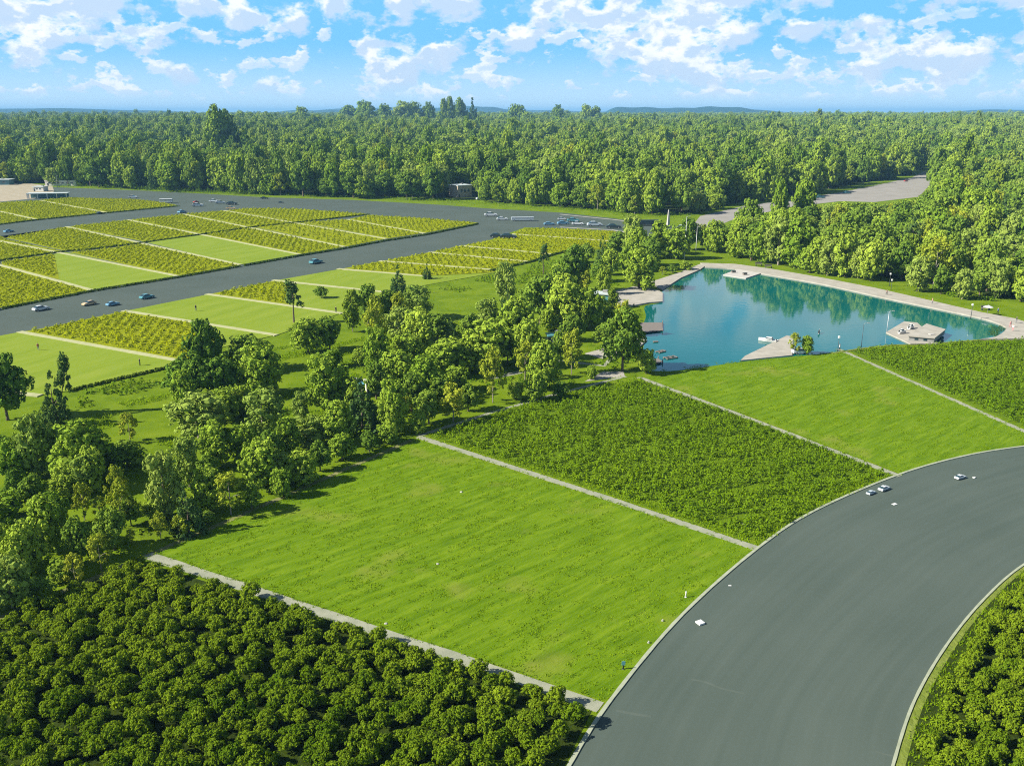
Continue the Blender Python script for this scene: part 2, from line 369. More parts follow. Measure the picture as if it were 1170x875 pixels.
def crown_lobes(kind, rng):
    """unit tree, 10 m high and about 8 m wide"""
    C, R = [], []
    if kind in ('maple', 'oak', 'red'):
        n = 25 if kind == 'maple' else 21; z0, z1 = (1.6, 9.0) if kind == 'maple' else (2.4, 8.9)
        for i in range(n):
            t = (i + 0.5) / n; z = z0 + (z1 - z0) * t; prof = math.sin(math.pi * (0.16 + 0.80 * t)) ** 0.7 * 3.1
            a = i * 2.4 + rng.random() * 0.9; rr = prof * (0.70 + 0.38 * rng.random()) if i % 4 else prof * 0.25
            if kind == 'oak' : rr *= 0.8 + 0.5 * rng.random()
            C.append((rr * math.cos(a), rr * math.sin(a), z + rng.normal() * 0.35)); R.append((1.35 + 0.75 * rng.random()) * (0.90 if kind == 'oak' else 1))
    elif kind == 'poplar':
        for i in range(20):
            t = (i + .5) / 20; z = 1.8 + 7.5 * t; prof = (math.sin(math.pi * (0.14 + 0.80 * t)) ** 0.8) * 2.5; a = i * 2.4 + rng.random()
            rr = prof * (0.45 + 0.65 * rng.random()); C.append((rr * math.cos(a), rr * math.sin(a), z)); R.append(0.95 + 0.6 * rng.random())
    elif kind == 'conifer':
        for lev in range(9):
            t = lev / 8; z = 1.2 + 8.2 * t; ring = 3.3 * (1 - t) ** 0.8 + 0.15; m = max(1, int(7 * (1 - t) + 1)); ph = rng.random() * 6
            for k in range(m):
                a = ph + 2 * math.pi * k / m + rng.normal() * 0.2; rr = ring * (0.7 + 0.5 * rng.random()) * (0 if m == 1 else 1)
                C.append((rr * math.cos(a), rr * math.sin(a), z - 0.2 * rr + rng.normal() * .2)); R.append(0.55 + 0.65 * (1 - t))
    elif kind == 'yellow':
        for i in range(17):
            t = (i + .5) / 17; z = 2.4 + 6.9 * t; prof = math.sin(math.pi * (0.2 + 0.72 * t)) * 3.2; a = i * 2.4 + rng.random()
            rr = prof * (0.55 + 0.55 * rng.random()); C.append((rr * math.cos(a), rr * math.sin(a), z + rng.normal() * .4)); R.append(0.8 + 0.6 * rng.random())
    elif kind == 'pale':
        for i in range(24):
            t = (i + .5) / 24; z = 1.5 + 7.6 * t; prof = (math.sin(math.pi * (0.12 + 0.80 * t)) ** .6) * 3.0; a = i * 2.4 + rng.random()
            rr = prof * (0.6 + 0.5 * rng.random()); C.append((rr * math.cos(a), rr * math.sin(a), z + rng.normal() * .3)); R.append(1.15 + 0.65 * rng.random())
    elif kind == 'pine':
        for i in range(11):
            t = i / 10; z = 4.6 + 4.6 * t; a = i * 2.2 + rng.random(); rr = (2.6 - 1.6 * t) * (0.4 + 0.7 * rng.random())
            C.append((rr * math.cos(a), rr * math.sin(a), z)); R.append(0.75 + 0.5 * rng.random())
    return np.array(C), np.array(R)
def make_crown(kind, seed):
    rng = np.random.default_rng(seed); C, R = crown_lobes(kind, rng)
    ns, nl, leaf = {'conifer': (9, 13, 0.40), 'yellow': (13, 12, 0.36), 'pine': (13, 13, 0.36), 'pale': (13, 13, 0.36)}.get(kind, (15, 15, 0.42))
    V = lobes_to_quads(C, R, rng, leaf, ns, nl, 0.34 if kind in ('yellow', 'poplar', 'pale') else 0.37, 0.78)
    return np_mesh(kind + '_crown', V, 4), C
def make_trunk(kind, seed, C):
    rng = random.Random(seed); bm = bmesh.new(); r = 0.26 if kind not in ('poplar', 'yellow') else 0.17
    top = 7.5; lean = (rng.uniform(-.35, .35), rng.uniform(-.35, .35))
    pts = [(0, 0, -0.3), (0, 0, 0.4), (lean[0] * .3, lean[1] * .3, 2.5), (lean[0], lean[1], 5), (lean[0] * .6, lean[1] * .6, top)]
    tube(bm, pts, [r * 1.5, r * 1.05, r * 0.85, r * 0.55, 0.05], 8)
    idx = list(range(len(C))); rng.shuffle(idx)
    for i in idx[:4]:
        c = Vector(C[i]); z = max(1.6, min(c.z - 1.2, 5.5)); t = (z - 0.4) / 5
        s = Vector((lean[0] * t, lean[1] * t, z)); m = s.lerp(c, 0.5) + Vector((0, 0, .3))
        tube(bm, [s, m, c], [r * 0.45, r * 0.3, 0.04], 6)
    return bm_mesh(kind + '_trunk', bm)

KINDS = {'maple': 4, 'oak': 3, 'poplar': 2, 'conifer': 2, 'yellow': 2, 'pale': 2, 'pine': 1, 'red': 1}
TREE = {}
for ki, (k, n) in enumerate(KINDS.items()):
    for v in range(n):
        cm, C = make_crown(k, 100 + ki * 10 + v); cm.materials.append(LEAF['conifer' if k == 'pine' else k])
        tm = make_trunk(k, 300 + ki * 10 + v, C); tm.materials.append(M['bark_pale' if k in ('poplar', 'yellow', 'pale') else 'bark'])
        TREE[(k, v)] = (cm, tm)
SRC = {}                                          # first crown and trunk object of every kind, the far forest repeats them
def plant(kind, v, loc, H, W, rz, name='tree'):
    cm, tm = TREE[(kind, v)]
    t = empty(name, loc, rz); t.scale = (W / 8, W / 8, H / 10)
    c = obj('crown', cm, None, t); k = obj('trunk', tm, None, t)
    SRC.setdefault((kind, v), (c, k)); return t
ORD = 'first second third fourth fifth sixth seventh eighth ninth tenth eleventh twelfth thirteenth fourteenth fifteenth sixteenth seventeenth eighteenth nineteenth twentieth'.split()
def ordn(i):
    if i < 20: return ORD[i]
    t, u = divmod(i + 1, 10); T = {2: 'twenty', 3: 'thirty', 4: 'forty', 5: 'fifty', 6: 'sixty'}[t]
    return T + '-' + ORD[u - 1] if u else {2: 'twentieth', 3: 'thirtieth', 4: 'fortieth', 5: 'fiftieth', 6: 'sixtieth'}[t]
LOOK = {'maple': 'rounded leafy green', 'oak': 'dark green spreading', 'poplar': 'slender upright light green', 'conifer': 'dark conical evergreen', 'yellow': 'yellow green airy', 'pale': 'pale silvery green', 'pine': 'thin pine', 'red': 'dark red'}
PENDING = []      # (object, look, zone, landmark phrase, distance along)
def label_trees():
    by = {}
    for o, look, zone, mark, d in PENDING: by.setdefault((look, zone, mark), []).append((d, o))
    for (look, zone, mark), L in by.items():
        L.sort(key=lambda a: a[0])
        for i, (d, o) in enumerate(L):
            tag(o, f'{look} tree {zone}' if len(L) == 1 else f'{ordn(i)} {look} tree from {mark}, {zone}', 'tree')

# ================================================================== SETTING
def structure(name, bm, mat):
    o = obj(name, bm_mesh(name, bm), mat); o['kind'] = 'structure'; return o
def add_ground():
    xs = sorted(set([-30000, -12000, -6000, -3000, -1500, -800] + list(range(-600, 601, 60)) + [800, 1500, 3000, 6000, 12000, 30000]))
    ys = [-400, 0, 200, 500, 640] + list(range(680, 1480, 50)) + [1700, 2200, 3000, 4500, 7000, 12000, 20000, 30000]
    bm = bmesh.new(); g = [[bm.verts.new((x, y, hills_z(x, y))) for y in ys] for x in xs]
    for i in range(len(xs) - 1):
        for j in range(len(ys) - 1): bm.faces.new((g[i][j], g[i + 1][j], g[i + 1][j + 1], g[i][j + 1]))
    return structure('ground', bm, M['meadow'])
add_ground()

# --- the wide curved road close by
RL = catmull(GP([(560, 1040), (610, 955), (650, 875), (700, 797), (780, 702), (865, 627), (930, 584), (1025, 543), (1100, 521.5), (1170, 510), (1270, 500), (1420, 494)]), 8)
RR = catmull(GP([(985, 1040), (1002, 950), (1020, 875), (1045, 800), (1083, 735), (1125, 684), (1170, 645), (1240, 605), (1330, 575), (1420, 556), (1520, 540), (1640, 528)]), 8)
def curved_road():
    bm = bmesh.new(); uvl = bm.loops.layers.uv.new('UVMap'); rows = []; s = 0; prev = None; NX = 10
    for a, b in zip(RL, RR):
        m = (a + b) / 2; s += (m - prev).length if prev else 0; prev = m; w = (b - a).length
        rows.append([(bm.verts.new((*a.lerp(b, k / NX).xy, 0.012)), (s, w * k / NX)) for k in range(NX + 1)])
    for r0, r1 in zip(rows, rows[1:]):
        for k in range(NX):
            q = (r0[k], r0[k + 1], r1[k + 1], r1[k]); f = bm.faces.new([v for v, _ in q])
            for lp, (_, uv) in zip(f.loops, q): lp[uvl].uv = uv
    return structure('road', bm, M['curved_asphalt'])
curved_road()
structure('kerb', strip(RL, 0.42, 0.0, 0.13), M['kerb']); structure('kerb', strip(RR, 0.30, 0.0, 0.13), M['kerb'])

M['tyre_mark'] = groundmat('tyre_mark', [(0.070, 0.090, 0.073), (0.086, 0.106, 0.088)], 0.8)
for px, w, m in (([(790, 776), (806, 779), (824, 786), (850, 792)], .30, 'tyre_mark'), ([(704, 811), (722, 815), (744, 818)], .40, 'tyre_mark'), ([(1000, 858), (1010, 861), (1020, 863)], .22, 'tyre_mark')):
    structure('road_marking', strip(catmull(GP(px), 6), w, 0.010, 0.017), M[m])
# --- the plots beside it
P_LAWN1 = GP([(176, 633), (478, 502), (560, 530), (700, 574), (862, 626), (778, 700), (698, 795), (690, 800), (560, 757), (350, 690)])
P_SCRUB1 = GP([(488, 498), (560, 474), (640, 451), (728, 434), (880, 489), (1020, 543), (930, 582), (868, 622), (700, 566)])
P_LAWN2 = GP([(738, 432), (756, 422), (800, 417), (860, 409), (956, 400), (1060, 442), (1175, 493), (1170, 508), (1100, 520), (1030, 541), (900, 490)])
P_SCRUB2 = GP([(968, 400.5), (1040, 396), (1100, 391.5), (1180, 389), (1300, 384), (1330, 470), (1262, 526), (1180, 493), (1064, 442.5)])
P_ORCH1 = GP([(-140, 765), (0, 703), (160, 641), (350, 700), (560, 771), (676, 812), (640, 885), (600, 955), (-140, 955)])
P_ORCH2 = [p + Vector((1.2, 0, 0)) for p in RR[8:72]] + GP([(1500, 620), (1400, 955)])
structure('lawn', prism(P_LAWN1, -0.1, 0.020), M['lawn']); structure('lawn', prism(P_LAWN2, -0.1, 0.020), M['lawn'])
structure('field', prism(P_SCRUB1, -0.1, 0.024), M['scrub_soil']); structure('field', prism(P_SCRUB2, -0.1, 0.024), M['scrub_soil'])
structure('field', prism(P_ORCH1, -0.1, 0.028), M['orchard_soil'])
structure('verge', prism([p + Vector((0.1, 0, 0)) for p in RR[8:72]] + GP([(1500, 620), (1400, 955)]), -0.1, 0.020), M['verge'])
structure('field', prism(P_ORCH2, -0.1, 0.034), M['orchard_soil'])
def path(px, w, mat='path', z=0.05): return structure('path', strip(dens(GP(px), 5), w, 0.0, z), M[mat])
path([(168, 634), (350, 694), (560, 764), (686, 808)], 1.75); path([(478, 499), (700, 571), (866, 627)], 1.5)
path([(730, 431), (880, 487), (1028, 544)], 1.4); path([(958, 399), (1060, 444), (1180, 497), (1260, 533)], 1.3)
path([(478, 498), (560, 472), (640, 449), (715, 430)], 1.2, 'path', 0.042)
path([(-60, 732), (0, 706), (165, 636), (300, 578), (470, 503)], 1.1, 'dirt_path', 0.038)
path([(600, 426), (640, 412), (690, 418), (708, 400)], 1.3, 'path', 0.030); path([(560, 432), (600, 424)], 2.2, 'path', 0.032)
structure('pavement', prism(GP([(668, 436), (688, 425), (712, 424), (714, 430)]), 0, 0.044), M['concrete'])

# --- the far roads: asphalt sheet, plots on top
P_ASPH = GP([(-60, 400), (-60, 216), (60, 214), (190, 219), (300, 225.5), (400, 228.5), (500, 234), (560, 238.5), (640, 243), (700, 249.5), (755, 257), (800, 262), (800, 268), (745, 271), (698, 264), (640, 261), (600, 260), (560, 274), (500, 289), (440, 299), (385, 308), (313, 321), (235, 337), (143, 356), (45, 376)])
structure('road', prism(P_ASPH, -0.1, 0.012), M['asphalt'])
P_GREY = GP([(800, 266), (788, 262), (800, 247), (850, 235.5), (905, 228), (960, 220), (1000, 212), (1042, 203), (1056, 196), (1066, 198), (1062, 212), (1050, 225), (1000, 231), (960, 230), (900, 237), (870, 244), (835, 252)])
structure('road', prism(P_GREY, -0.1, 0.020), M['grey_road'])
structure('yard', prism(GP([(-60, 236), (-60, 207), (20, 208), (60, 213), (62, 219), (40, 227)]), -0.1, 0.030), M['sand'])
PLOTS = []
def plot(px, kind, z=0.14):
    p = GP(px); PLOTS.append((p, kind)); return structure('field' if kind != 'mown' else 'lawn', prism(p, -0.1, z), M['mown' if kind == 'mown' else 'crop_soil'])
# block A (beyond the upper street)
plot([(-60, 248), (-60, 234), (0, 241.5), (40, 251), (0, 256), (-60, 262)], 'crop'); plot([(-60, 233), (0, 232), (44, 229.5), (118, 243), (41, 251), (0, 241)], 'crop')
plot([(46, 229), (75, 226.3), (150, 228), (184, 231), (203, 235), (121, 242.7)], 'crop')
# block B, upper row
plot([(-60, 284), (0, 273), (76, 259.7), (160, 278), (97, 286.2), (76, 287), (0, 270.4)], 'crop')
plot([(-60, 272), (0, 272.2), (73, 287.6), (40, 291.8), (0, 297.5), (-60, 307)], 'crop')
plot([(78, 259.2), (147, 251.9), (232, 267.5), (166, 276.3)], 'crop'); plot([(148, 251.6), (209, 245.2), (292, 259), (233, 267.3)], 'crop')
plot([(211, 245), (256, 241), (345, 253.6), (293, 258.8)], 'crop'); plot([(258, 240.8), (284, 238.4), (340, 239), (421, 244.9), (346, 253.4)], 'crop')
# block B, lower row
plot([(-60, 308), (0, 297), (0, 303.5), (105, 331.5), (0, 352), (-60, 364)], 'crop')
plot([(2, 299.5), (40, 293.5), (61.8, 290.5), (68, 319.6), (2, 303.2)], 'crop'); plot([(61.5, 290.6), (75, 288.4), (201, 316), (107, 331), (68, 319.8)], 'mown')
plot([(79, 288.4), (98, 287.2), (162, 279.2), (273, 303), (204, 315.2)], 'crop'); plot([(168, 277.2), (232, 268.7), (341, 291), (275, 302.6)], 'mown')
plot([(234, 268.4), (292, 260), (393, 282.4), (343, 290.6)], 'crop'); plot([(294, 259.7), (345, 254.5), (442, 273), (395, 282)], 'mixed')
plot([(347, 254.2), (396, 251), (484, 266.7), (444, 272.7)], 'crop'); plot([(399, 250.6), (422, 246.2), (480, 249.5), (546, 254.8), (487, 266.3)], 'crop')
# block C, below the main road
plot([(-60, 395), (22, 380), (207, 413), (195, 420), (80, 447), (45, 452), (-60, 436)], 'mown')
plot([(24, 379.6), (45, 376.3), (141, 356.2), (228, 370), (250, 398), (209, 412.6)], 'crop'); plot([(229, 370.2), (314, 383.5), (250, 398)], 'mown')
plot([(144, 355.6), (235, 337.4), (389, 358.5), (316, 383.2)], 'mown'); plot([(238, 336.8), (311, 321.8), (337, 325), (330, 350)], 'crop')
plot([(338, 325), (440, 334.5), (392, 358), (332, 350)], 'mown'); plot([(315, 320.8), (385, 308.6), (486, 316), (566, 312), (442, 334)], 'mown')
plot([(387, 308.2), (433, 299.2), (560, 308.5), (566, 311.5), (487, 315.6)], 'crop'); plot([(437, 298.7), (489, 289), (604, 299.5), (562, 308)], 'crop')
plot([(492, 288.5), (525, 281.5), (632, 291), (606, 299)], 'crop'); plot([(528, 281), (560, 275), (690, 284), (634, 290.6)], 'crop')
plot([(563, 274), (582, 268), (700, 276), (692, 283.6)], 'crop'); plot([(585, 267.5), (598, 261.5), (640, 261.5), (700, 265), (735, 270), (702, 275.6)], 'crop')
FPATHS = []
def farpath(a, b, w=1.9):
    FPATHS.append([(p.x, p.y) for p in GP([a, b])]); structure('path', strip(dens(GP([a, b]), 8), w, 0.0, 0.24), M['path_far'])
for a, b in (((0, 242), (41, 251)), ((45, 229.3), (121, 243)), ((-60, 287), (105, 332)), ((-60, 264), (203, 315.8)), ((76, 259.4), (275, 303)), ((146, 251.5), (342, 291)), ((209, 245), (394, 282.4)), ((256, 240.9), (442, 273.3)), ((397, 251), (485, 267)),
             ((22, 379.6), (208, 413.3)), ((141, 355.5), (316, 383.5)), ((236, 336.5), (391, 358.5)), ((312, 320.5), (441, 334.3)), ((386, 307.5), (486, 316)), ((434, 298.5), (562, 308.5)), ((490, 288.5), (606, 299.5)), ((526, 281), (634, 291)), ((-40, 443), (46, 452.5)), ((582, 267.5), (700, 276))):
    farpath(a, b)
path([(640, 259.8), (700, 263), (745, 270.5)], 1.2, 'concrete', 0.16); path([(640, 245), (700, 251), (760, 258)], 1.5, 'concrete', 0.06)

# --- pond
POND_PX = [(812, 304), (840, 308), (880, 315), (940, 325.5), (1010, 341), (1080, 355.5), (1125, 365.5), (1146, 373), (1149, 378), (1138, 386), (1100, 390), (1060, 393), (1020, 394), (985, 398), (950, 403), (900, 408), (850, 413), (800, 420), (765, 424), (740, 422), (733, 408), (736, 392), (733, 376), (738, 362), (737, 350), (756, 345), (757, 331), (778, 318), (798, 309)]
P_POND = catmull(GP(POND_PX), 4, True)
structure('water', prism(P_POND, -0.1, 0.03), M['water'])
structure('promenade', prism(catmull(GP([(806, 306), (840, 308.5), (880, 315.5), (940, 326), (1010, 341.5), (1080, 356), (1125, 366), (1146, 373.5), (1149, 378), (1138, 386), (1120, 389)]), 4) + GP([(1180, 388.5), (1300, 386), (1300, 380), (1180, 372), (1160, 365.5), (1120, 358), (1060, 344), (1000, 330.3), (940, 318.7), (880, 308.2), (840, 302.8), (800, 301.5)]), -0.1, 0.45), M['concrete'])
structure('pavement', prism(GP([(702, 334), (725, 328.5), (752, 333), (757, 336), (757, 346), (742, 347), (726, 350), (714, 353), (704, 348)]), -0.1, 0.5), M['concrete'])
structure('pavement', prism(GP([(744, 323), (775, 313), (799, 303), (806, 304.5), (800, 309), (778, 318.5), (757, 332), (752, 330)]), -0.1, 0.4), M['concrete'])
structure('pavement', prism(GP([(725, 389), (734, 385), (739, 390), (731, 397)]), -0.1, 0.35), M['concrete'])
structure('pavement', prism(GP([(700, 402), (716, 392), (722, 396), (706, 406)]), -0.1, 0.06), M['concrete']); structure('pavement', prism(GP([(668, 404), (690, 398), (704, 403), (688, 410)]), -0.1, 0.06), M['concrete'])
structure('pavement', prism(GP([(632, 392), (650, 388), (656, 393), (640, 398)]), -0.1, 0.06), M['concrete'])
structure('path', strip(dens(GP([(950, 404), (985, 398.5), (1020, 394.5), (1060, 393.5), (1140, 387)]), 5), 1.0, -0.1, 0.12), M['verge'])

# --- hills along the horizon
def hill(x0, x1, y, peak, seed, n=60, d=900):
    rnd = random.Random(seed); bm = bmesh.new(); ph = [rnd.uniform(0, 6) for _ in range(5)]; rows = []
    for i in range(n + 1):
        t = i / n; x = x0 + (x1 - x0) * t; e = min(1, t / 0.18, (1 - t) / 0.18); e = e * e * (3 - 2 * e)
        h = peak * e * (0.72 + 0.16 * math.sin(5 * t + ph[0]) + 0.08 * math.sin(13 * t + ph[1]) + 0.03 * math.sin(47 * t + ph[2]) + 0.02 * rnd.random())
        rows.append([bm.verts.new((x, y - d, -0.4)), bm.verts.new((x, y - d * .5, h * .6)), bm.verts.new((x, y, h)), bm.verts.new((x, y + d, -0.4))])
    for a, b in zip(rows, rows[1:]):
        for k in range(3): bm.faces.new((a[k], b[k], b[k + 1], a[k + 1]))
    return structure('hill', bm, M['hill'])
hill(-9000, -1750, 7600, 128, 1); hill(500, 2250, 7000, 106, 2); hill(-3000, 3800, 10500, 125, 3); hill(3300, 9000, 8200, 92, 4); hill(-2600, 300, 8600, 112, 5)

# ================================================================== TREES
def pick(kind, i): return (kind, i % KINDS[kind])
def tree_px(bx, by, top, w, kind, zone, mark, mpx, seed=[0]):
    """a tree by its foot, top and width in the photograph"""
    seed[0] += 1; p = G(bx, by); k = pxm(p); H = (by - top) / k / 0.93; W = w / k * 0.97
    rnd = random.Random(seed[0])
    t = plant(*pick(kind, rnd.randrange(9)), p, H, W, rnd.uniform(0, 6.28)); m = G(*mpx)
    PENDING.append((t, LOOK[kind], zone, mark, (p - m).length)); return t
M_, O_, P_, C_, Y_, S_, N_, R_ = 'maple', 'oak', 'poplar', 'conifer', 'yellow', 'pale', 'pine', 'red'
Z1 = ('in the grove beside the orchard', 'the grey path end', (168, 634))
for a in [(78, 566, 533, 34, M_), (100, 564, 518, 34, S_), (137, 583, 532, 28, Y_), (140, 604, 553, 32, Y_), (97, 594, 552, 24, Y_), (115, 590, 567, 20, Y_), (131, 628, 579, 34, O_), (55, 628, 569, 46, M_), (92, 642, 591, 32, O_), (10, 594, 562, 44, M_), (18, 568, 538, 24, O_), (40, 580, 543, 34, O_),
          (32, 658, 599, 44, M_), (3, 650, 598, 34, M_), (116, 652, 609, 30, Y_), (87, 668, 632, 28, Y_), (15, 694, 634, 50, S_), (45, 684, 660, 34, O_), (150, 620, 604, 12, Y_), (-14, 620, 560, 40, O_), (70, 664, 640, 26, M_), (-22, 700, 640, 40, M_), (30, 620, 590, 26, S_), (150, 600, 568, 22, O_), (66, 604, 564, 28, M_)]: tree_px(*a, *Z1)
Z2 = ('in the clump below the mown lawn', 'the pine pair', (66, 480))
for a in [(9, 480, 407, 50, O_), (66, 488, 424, 34, C_), (149, 505, 472, 25, Y_), (45, 545, 472, 42, S_), (95, 548, 484, 62, M_), (108, 562, 514, 34, M_), (146, 532, 504, 44, O_), (20, 548, 505, 38, M_), (4, 536, 498, 34, O_), (70, 540, 492, 40, S_), (125, 540, 506, 36, O_), (-25, 520, 460, 50, M_)]: tree_px(*a, *Z2)
t = tree_px(68, 474, 404, 28, N_, *Z2); t.rotation_euler = (0.0, rad(13), 0)
Z3 = ('in the clump by crop rows', 'the grey path end', (168, 634))
for a in [(238, 428, 367, 36, O_), (222, 456, 407, 58, O_), (256, 455, 409, 42, O_), (212, 464, 424, 28, M_), (286, 424, 384, 48, O_), (299, 452, 399, 50, M_), (228, 500, 451, 66, S_), (259, 480, 445, 36, M_), (278, 474, 442, 26, M_), (302, 498, 445, 50, S_),
          (217, 556, 499, 30, S_), (247, 534, 486, 38, M_), (190, 591, 517, 38, S_), (216, 608, 552, 40, C_), (206, 614, 589, 26, Y_), (240, 584, 537, 38, M_), (264, 588, 539, 42, Y_), (178, 594, 573, 30, M_), (301, 556, 505, 50, M_), (322, 554, 516, 26, S_), (280, 530, 489, 30, M_), (236, 598, 584, 22, O_), (330, 520, 480, 30, M_), (310, 530, 492, 30, O_), (322, 568, 536, 24, M_), (288, 582, 552, 22, O_), (184, 616, 586, 22, Y_), (200, 575, 535, 24, O_), (240, 560, 520, 28, O_)]: tree_px(*a, *Z3)
Z4 = ('on the lawns beside the main road', 'the curved road', (865, 627))
for a in [(336, 370, 323, 34, N_), (367, 341, 328, 15, O_), (488, 319, 302, 11, C_), (621, 314, 281, 20, N_), (455, 336, 304, 20, C_)]: tree_px(*a, *Z4)
Z5 = ('in the belt above the big lawn', 'the path crossing', (478, 499))
for a in [(352, 404, 367, 34, M_), (377, 400, 364, 28, O_), (403, 379, 333, 28, P_), (421, 372, 328, 28, O_), (431, 400, 344, 30, Y_), (446, 370, 334, 28, O_), (432, 430, 379, 32, M_), (457, 390, 353, 38, S_), (456, 373, 337, 24, Y_), (478, 364, 327, 36, S_), (480, 406, 358, 38, M_), (465, 424, 385, 40, M_), (380, 420, 401, 25, M_), (412, 417, 399, 18, M_),
          (375, 472, 411, 46, M_), (414, 490, 431, 48, C_), (386, 506, 460, 40, M_), (352, 510, 477, 42, S_), (345, 552, 516, 36, M_), (450, 494, 437, 34, M_), (443, 506, 485, 24, M_), (391, 525, 497, 30, M_), (455, 446, 404, 44, M_), (487, 456, 409, 44, M_), (490, 484, 446, 30, O_), (478, 495, 469, 18, M_), (518, 482, 441, 38, Y_), (470, 470, 428, 30, O_), (430, 456, 415, 26, O_), (366, 538, 504, 26, O_), (422, 516, 492, 22, O_), (404, 474, 434, 28, M_), (390, 462, 438, 20, O_), (362, 508, 476, 26, M_), (345, 480, 448, 22, S_), (505, 462, 430, 30, O_), (460, 474, 450, 24, Y_)]: tree_px(*a, *Z5)
Z6 = ('in the belt beside the pond', 'the pond terrace', (735, 340))
for a in [(578, 350, 301, 27, S_), (580, 358, 332, 18, C_), (557, 380, 344, 30, S_), (590, 390, 344, 42, M_), (617, 370, 317, 42, O_), (538, 400, 361, 30, O_), (516, 406, 368, 24, C_), (500, 390, 360, 38, O_), (557, 420, 372, 54, M_), (513, 430, 390, 52, M_), (603, 420, 369, 36, M_), (600, 434, 391, 30, Y_), (563, 460, 403, 32, Y_), (626, 378, 354, 20, M_), (645, 355, 317, 34, M_), (656, 390, 361, 26, O_), (622, 444, 393, 36, M_), (653, 428, 380, 29, Y_),
          (522, 446, 420, 28, M_), (613, 458, 425, 27, M_), (590, 456, 437, 20, M_), (676, 433, 418, 12, M_), (580, 415, 380, 28, O_), (640, 410, 378, 26, O_), (545, 425, 395, 26, M_), (535, 470, 440, 24, O_), (640, 455, 436, 18, O_),
          (655, 334, 285, 38, O_), (640, 334, 304, 26, M_), (668, 336, 311, 20, Y_), (645, 375, 327, 40, M_), (672, 374, 333, 34, M_), (625, 352, 317, 30, O_), (668, 378, 347, 18, P_), (690, 338, 307, 16, M_), (711, 384, 347, 24, Y_), (711, 424, 356, 46, O_), (738, 427, 401, 22, M_), (690, 395, 370, 22, O_), (685, 360, 340, 20, M_), (700, 352, 330, 16, P_), (695, 372, 355, 18, O_)]: tree_px(*a, *Z6)
Z7 = ('between crops and obelisk', 'the white obelisk', (763, 262))
for a in [(730, 331, 289, 35, M_), (722, 296, 250, 28, S_), (705, 294, 267, 28, O_), (727, 304, 265, 26, M_), (743, 308, 274, 28, O_), (752, 291, 257, 26, M_), (772, 296, 263, 31, M_), (787, 286, 252, 25, O_), (688, 304, 271, 18, C_), (700, 307, 299, 9, R_), (716, 311, 284, 20, M_), (697, 314, 287, 20, M_), (685, 322, 299, 22, O_), (768, 312, 303, 10, O_), (783, 309, 299, 14, M_), (757, 314, 305, 10, Y_), (670, 300, 280, 18, O_), (802, 284, 258, 14, P_)]: tree_px(*a, *Z7)
Z8 = ('fronting the lakeside wood', 'the white obelisk', (763, 262))
for a in [(815, 288, 255, 24, M_), (829, 286, 261, 20, O_), (843, 294, 256, 28, M_), (858, 298, 264, 32, O_), (889, 303, 251, 32, S_), (908, 306, 257, 36, M_), (925, 312, 284, 26, M_), (936, 313, 274, 26, M_), (945, 315, 277, 24, S_), (965, 316, 268, 32, M_), (994, 321, 281, 28, M_), (1013, 316, 277, 28, O_), (980, 318, 284, 22, S_), (1030, 320, 280, 30, O_), (1048, 333, 294, 31, S_), (1066, 330, 275, 42, Y_), (1075, 336, 307, 21, O_), (1099, 342, 310, 22, S_), (1103, 318, 289, 17, P_), (1119, 338, 303, 26, O_), (1137, 341, 299, 25, S_), (1166, 344, 311, 28, M_), (1150, 338, 306, 26, M_), (1092, 330, 300, 24, M_), (872, 300, 258, 30, M_), (856, 274, 231, 28, O_), (888, 264, 212, 20, M_), (916, 262, 212, 26, M_), (843, 276, 250, 18, M_)]: tree_px(*a, *Z8)
Z9 = ('on the near pond bank by the white car', 'the concrete jetty', (870, 400))
for a in [(907, 404.5, 381, 15, Y_), (921, 404.5, 385, 14, M_)]: tree_px(*a, *Z9)
N_MANUAL = len(PENDING)

